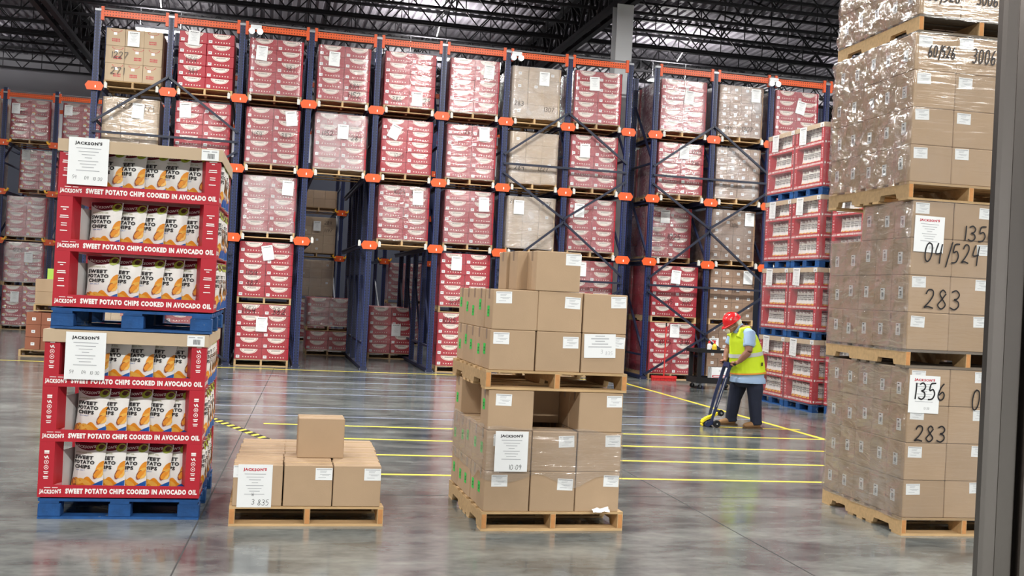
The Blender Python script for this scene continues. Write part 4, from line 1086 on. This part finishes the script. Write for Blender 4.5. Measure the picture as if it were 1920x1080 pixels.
for hp, kn, an in ((hipA, kneA, ankA), (hipB, kneB, ankB)): b.tube([W(*hp), W(*kn), W(*an), W(an[0] - .02, an[1], .05)], [.085, .055, .038, .036], 'skin', 12)
obj('body', remeshed('body', b, .006, 'skin', 3), person)
# clothes
s = MB(); torso_tube(s, .006, .60, 1.3, 'shirt_blue')

s.tube([W(6.345, 13.22, .665), W(6.345, 13.22, .60)], [(.245, .230), (.255, .240)], 'shirt_blue', 24, side=lat)
for sh, el in ((sh_n, el_n), (sh_f, el_f)):
    a = [.62 * q + .38 * p for p, q in zip(sh, el)]; s.tube([W(6.24, (sh[1] + 13.22) / 2, 1.27), W(*sh), W(*a), W(*[.72 * q + .28 * p for p, q in zip(sh, el)])], [.076, .079, .077, .074], 'shirt_blue', 14, side=(1, .1, 0))
s.tube([W(6.20, 13.24, 1.30), W(6.168, 13.24, 1.365)], [.085, .068], 'shirt_blue', 16)
obj('shirt', remeshed('shirt', s, .010, 'shirt_blue', 3), person)
v = MB(); torso_tube(v, .024, .73, 1.32, 'hivis', 28)
v.tube([W(6.345, 13.22, .76), W(6.347, 13.22, .72)], [(.245, .232), (.247, .236)], 'hivis', 28, side=lat)
for yy in (13.09, 13.37): v.tube([W(6.33, yy, 1.22), W(6.25, yy, 1.325), W(6.16, yy, 1.30), W(6.12, yy, 1.20)], [.045, .04, .04, .045], 'hivis', 10)
vest = obj('vest', remeshed('vest', v, .010, 'hivis', 3), person)
def band(z, tilt, wd, grow, m, name, par):
    """a ribbon round the torso at height z, tilting up towards the back"""
    mb = MB(); n = 40; V = []
    def sec(zz):
        for (c0, r0), (c1, r1) in zip(torso, torso[1:]):
            if c0[2] <= zz <= c1[2]:
                t = (zz - c0[2]) / (c1[2] - c0[2]); return [p + (q - p) * t for p, q in zip(c0, c1)], [p + (q - p) * t for p, q in zip(r0, r1)]
        return torso[0]
    for j in (0, 1):
        for i in range(n):
            a = 2 * math.pi * i / n; zz = z + (wd if j else 0) + tilt * math.cos(a); c, r = sec(zz)
            V.append(W(c[0] + (r[0] + grow) * math.cos(a), c[1] + (r[1] + grow) * math.sin(a), zz))
    mb.add(V, [(i, (i + 1) % n, n + (i + 1) % n, n + i) for i in range(n)], m); me = mb.mesh(name, True); return obj(name, me, par)
band(.955, .035, .050, .031, 'reflective', 'reflective_band', vest)
band(.725, .022, .018, .036, 'hivis_orange', 'orange_hem', vest)
m = MB(); m.tube([W(6.14, 12.985, 1.19), W(6.16, 12.955, 1.10), W(6.24, 12.950, 1.06), W(6.31, 12.965, 1.12), W(6.33, 12.995, 1.22)], .006, 'reflective', 6); obj('armhole_trim', m, vest)
j = MB(); j.tube([W(6.35, 13.22, .74), W(6.35, 13.22, .62), W(6.35, 13.22, .54)], [(.20, .19), (.205, .19), (.15, .14)], 'denim', 20, side=lat)
for hp, kn, an in ((hipA, kneA, ankA), (hipB, kneB, ankB)):
    mid = [(p + q) / 2 for p, q in zip(hp, kn)]; cf = [.5 * p + .5 * q for p, q in zip(kn, an)]
    j.tube([W(*hp), W(*mid), W(*kn), W(*cf), W(an[0], an[1], .115), W(an[0] + .006, an[1], .055)], [.095, .112, .090, .083, .076, .082], 'denim', 16)
obj('jeans', remeshed('jeans', j, .010, 'denim', 3), person)
for an, nm in ((ankA, 0), (ankB, 1)):
    f = MB(); x, y = an[0], an[1]
    f.tube([W(x + .055, y, .052), W(x + .0, y, .06), W(x - .07, y, .052), W(x - .14, y, .042), W(x - .172, y, .036)], [(.045, .046), (.05, .05), (.044, .050), (.036, .048), (.022, .034)], 'leather', 14, side=(0, 0, 1))
    f.tube([W(x + .012, y, .05), W(x + .004, y, .13)], [.055, .05], 'leather', 12)
    bo = obj('boot', remeshed('boot', f, .008, 'leather', 2), person)
    so = MB(); so.prism([(x - .178 - PX, y - PY - .02), (x - .15 - PX, y - PY - .046), (x + .02 - PX, y - PY - .05), (x + .085 - PX, y - PY - .036), (x + .095 - PX, y - PY), (x + .085 - PX, y - PY + .036), (x + .02 - PX, y - PY + .05), (x - .15 - PX, y - PY + .046), (x - .178 - PX, y - PY + .02)], .0, .020, 'z', 'sole'); obj('sole', so, bo)
# hard hat: dome, ridges and brim, tipped forward
TL = -.62
def HT(lx, ly, lz):
    cs, sn = math.cos(TL), math.sin(TL); return W(6.088 + cs * lx + sn * lz, 13.24 + ly, 1.405 - sn * lx + cs * lz)
m = MB(); V = []; n = 28; hj = 8
for q in range(hj + 1):
    th = .5 * math.pi * q / hj
    for i in range(n):
        ph = 2 * math.pi * i / n; V.append(HT(.128 * math.sin(th) * math.cos(ph), .106 * math.sin(th) * math.sin(ph), .125 * math.cos(th) ** .9))
m.add(V, [(q * n + i, (q + 1) * n + i, (q + 1) * n + (i + 1) % n, q * n + (i + 1) % n) for q in range(hj) for i in range(n)], 'helmet_red')
V = []
for (k, zz) in ((1.0, .004), (1.0, -.006)):
    for i in range(n):
        ph = 2 * math.pi * i / n; fr = max(0, -math.cos(ph)); V.append(HT(.128 * math.cos(ph) * 1.0, .106 * math.sin(ph), zz))
    for i in range(n):
        ph = 2 * math.pi * i / n; fr = max(0, -math.cos(ph)); V.append(HT((.136 + .040 * fr ** 1.5) * math.cos(ph), .114 * math.sin(ph), zz - .008 * fr))
m.add(V, [(i, (i + 1) % n, n + (i + 1) % n, n + i) for i in range(n)] + [(2 * n + i, 3 * n + i, 3 * n + (i + 1) % n, 2 * n + (i + 1) % n) for i in range(n)] + [(n + i, n + (i + 1) % n, 3 * n + (i + 1) % n, 3 * n + i) for i in range(n)], 'helmet_red')
hat = obj('hard_hat', m.mesh('hard_hat', True), person)
m = MB()
for dy in (-.032, .032): m.tube([HT(.11 * math.sin(a) * 1.02, dy, .122 * math.cos(a) * 1.0 + .003) for a in [(-1.3 + 2.6 * i / 10) for i in range(11)]], .007, 'helmet_red', 6)
obj('ridge', m, hat)
m = MB(); ball(m, HT(-.035, -.096, .058), (.013, .004, .013), 'net_white', 10); ball(m, HT(.055, -.088, .062), (.011, .004, .011), 'net_white', 10); obj('badge', m, hat)
m = MB(); ball(m, W(6.150, 13.24, 1.395), (.070, .082, .072), 'net_white', 16, -.5); obj('hair_net', m.mesh('hair_net', True), person)
m = MB(); ball(m, W(6.030, 13.24, 1.282), (.036, .050, .046), 'mask_cream', 14, -.5); mk = obj('face_mask', m.mesh('face_mask', True), person)
m = MB()
for sg in (-1, 1): m.tube([W(6.045, 13.24 + sg * .054, 1.31), W(6.08, 13.24 + sg * .074, 1.335), W(6.125, 13.24 + sg * .080, 1.365)], .003, 'mask_cream', 5)
obj('ear_loop', m, mk)
m = MB()
for sg in (-1, 1):
    ball(m, W(6.012, 13.24 + sg * .032, 1.372), (.012, .026, .018), 'black_plastic', 10, -.4); m.tube([W(6.015, 13.24 + sg * .05, 1.375), W(6.06, 13.24 + sg * .074, 1.378), W(6.125, 13.24 + sg * .079, 1.380)], .004, 'black_plastic', 5)
obj('safety_glasses', m, person)
m = MB(); m.box(*[a - PX for a in (6.42, 6.436)], 12.998 - PY - .012, 12.998 - PY, .84, .885, 'black_plastic'); obj('pocket_clip', m, person, (.0, -.005, 0))

# --- floor tape applicator
tx, ty = 5.86, 13.20
t = thing('floor_tape_applicator', 'blue and yellow wheeled floor tape applicator held by the worker', 'tape applicator', (tx, ty, 0))
T = lambda x, y, z: (x - tx, y - ty, z)
m = MB(); m.tube([T(6.055, 13.0, .845), T(6.055, 13.45, .845)], .0135, 'black_plastic', 10); obj('grip', m, t)
m = MB(); m.prism([(6.025 - tx, .80), (6.075 - tx, .80), (6.085 - tx, .855), (6.035 - tx, .865)], 13.13 - ty, 13.32 - ty, 'y', 'tool_blue'); obj('handle_head', m, t)
for yt, yb, xb in ((13.14, 13.13, 5.815), (13.31, 13.27, 5.83)):
    m = MB(); m.tube([T(6.05, yt, .83), T(5.92, (yt + yb) / 2, .42), T(xb, yb, .085)], [(.016, .030), (.015, .027), (.014, .022)], 'tool_blue', 4, side=lat); br = obj('handle_bar', m, t)
m = MB(); m.tube([T(5.99, 13.118, .66), T(5.87, 13.113, .27)], .006, 'zinc', 6); obj('spring_rod', m, t)
m = MB(); pts = [(5.945, .215), (5.925, .185), (5.86, .145), (5.76, .105), (5.715, .075), (5.700, .045), (5.712, .022)]
V = []
for px, pz in pts:
    for yy, dz in ((13.16, .016), (13.24, .016), (13.24, -.016), (13.16, -.016)): V.append(T(px, yy, pz + dz))
m.add(V, [(4 * i + k, 4 * i + (k + 1) % 4, 4 * i + 4 + (k + 1) % 4, 4 * i + 4 + k) for i in range(6) for k in range(4)] + [(0, 1, 2, 3), (27, 26, 25, 24)], 'tool_yellow'); obj('yellow_frame', m, t)
m = MB(); m.prism([(5.74 - tx, .03), (5.90 - tx, .03), (5.88 - tx, .075), (5.78 - tx, .085)], 13.11 - ty, 13.29 - ty, 'y', 'tool_blue'); obj('base_block', m, t)
m = MB(); m.disc(T(5.762, 13.2, .038), .036, .17, 'y', 'tool_blue', 16); obj('press_roller', m, t)
for yy in (13.09, 13.31):
    m = MB(); m.disc(T(5.872, yy, .0485), .048, .03, 'y', 'rubber', 20); wh = obj('wheel', m, t)
    m = MB(); m.disc(T(5.872, yy - .0165 if yy < 13.2 else yy + .0165, .0485), .010, .004, 'y', 'rail_end', 10); obj('hub', m, wh)
m = MB(); m.disc(T(5.955, 13.2, .185), .042, .10, 'y', 'rubber', 20); sp = obj('tape_spool', m, t)
m = MB(); m.disc(T(5.955, 13.2, .185), .012, .14, 'y', 'zinc', 10); obj('spindle', m, sp)

# --- utility cart with odds and ends
cx, cy = 8.0, 18.85
t = thing('utility_cart', 'black two-shelf utility cart behind the worker', 'cart', (cx, cy, 0))
m = MB(); m.box(-.02, .92, -.02, .52, .70, .725, 'black_plastic'); m.box(-.02, .92, -.02, 0, .725, .765, 'black_plastic'); m.box(-.02, .92, .50, .52, .725, .765, 'black_plastic'); m.box(-.02, 0, 0, .5, .725, .765, 'black_plastic'); m.box(.90, .92, 0, .5, .725, .765, 'black_plastic'); obj('top_shelf', m, t)
m = MB(); m.box(0, .90, 0, .50, .12, .145, 'black_plastic'); m.box(0, .90, 0, .015, .145, .23, 'black_plastic'); m.box(0, .90, .485, .5, .145, .23, 'black_plastic'); m.box(0, .015, .015, .485, .145, .23, 'black_plastic'); m.box(.885, .9, .015, .485, .145, .23, 'black_plastic'); obj('bottom_shelf', m, t)
for x in (.03, .80):
    for y in (.015, .425):
        m = MB(); m.prism([(x, y), (x + .07, y), (x + .07, y + .06), (x, y + .06)], .145, .70, 'z', 'black_plastic'); obj('leg', m, t)
for x in (.10, .80):
    for y in (.06, .44):
        m = MB(); m.disc((x, y, .045), .045, .03, 'y', 'rubber', 16); ca = obj('caster', m, t); m = MB(); m.box(x - .02, x + .02, y - .022, y + .022, .09, .12, 'zinc'); m.box(x - .012, x + .012, y - .024, y - .017, .04, .1, 'zinc'); obj('fork', m, ca)
ZC = .7252
t = thing('spray_bottle', 'yellow bottle with red cap on the cart', 'bottle', (8.40, 19.0, ZC))
m = MB(); m.tube([(0, 0, 0), (0, 0, .10), (0, 0, .13), (0, 0, .15)], [.045, .045, .03, .018], 'case_yellow', 14); obj('bottle_body', m, t)
m = MB(); m.tube([(0, 0, .15), (0, 0, .19)], [.022, .018], 'broom_red', 12); m.box(-.05, .02, -.012, .012, .19, .21, 'broom_red'); obj('cap', m, t)
t = thing('small_bottle', 'white bottle with red top beside the yellow one', 'bottle', (8.30, 19.02, ZC))
m = MB(); m.tube([(0, 0, 0), (0, 0, .12), (0, 0, .15)], [.038, .038, .02], 'paper', 14); obj('bottle_body', m, t)
m = MB(); m.tube([(0, 0, .15), (0, 0, .2)], [.024, .016], 'broom_red', 12); obj('cap', m, t)
m = MB(); V = []
for q in range(9):
    for i in range(13):
        V.append((-.14 + i * .0235, -.09 + q * .0225, .004 + .055 * max(0, 1 - ((i - 6) / 6.5) ** 2) * max(0, 1 - ((q - 4) / 4.6) ** 2) * (.7 + .8 * abs(fnoise(i * .6, q * .6, 3)))))
m.add(V, [(q * 13 + i, q * 13 + i + 1, (q + 1) * 13 + i + 1, (q + 1) * 13 + i) for q in range(8) for i in range(12)], 'net_white')
tag(obj('crumpled_rag', m.mesh('rag', True), None, (8.64, 19.02, ZC)), 'crumpled white rag on top of the cart', 'rag')
t = thing('white_carton', 'small white carton with red band on the lower cart shelf', 'box', (8.33, 18.90, .1455))
obj('carton_body', bevel_box('carton_body', .32, .20, .28, 'paper', .004), t); m = MB(); m.rect(.01, .31, .09, .135, 'ink_red', -.0012); m.rect(.03, .29, .103, .12, 'paper', -.0018); m.rect(.14, .27, .21, .225, 'ink_grey', -.0012); obj('print', m, t)

# --- red push broom leaning by the right rack
t = thing('push_broom', 'red push broom standing in front of the right rack section', 'broom', (8.07, 20.72, 0))
m = MB(); m.box(-.27, .27, -.04, .04, .055, .10, 'broom_red'); obj('broom_head', m, t)
m = MB()
for i in range(26): m.box(-.262 + i * .0205, -.248 + i * .0205, -.035, .035, 0, .055, 'broom_red')
obj('bristles', m, t)
m = MB(); m.tube([(0, 0, .09), (.012, .02, 1.12)], .013, 'broom_red', 8); m.tube([(.012, .02, 1.12), (.0125, .021, 1.2)], .014, 'black_plastic', 8); obj('handle', m, t)

dups = {k: v for k, v in USED.items() if len(v) > 1}
if dups: print('DUPLICATE LABELS', list(dups.items())[:20])
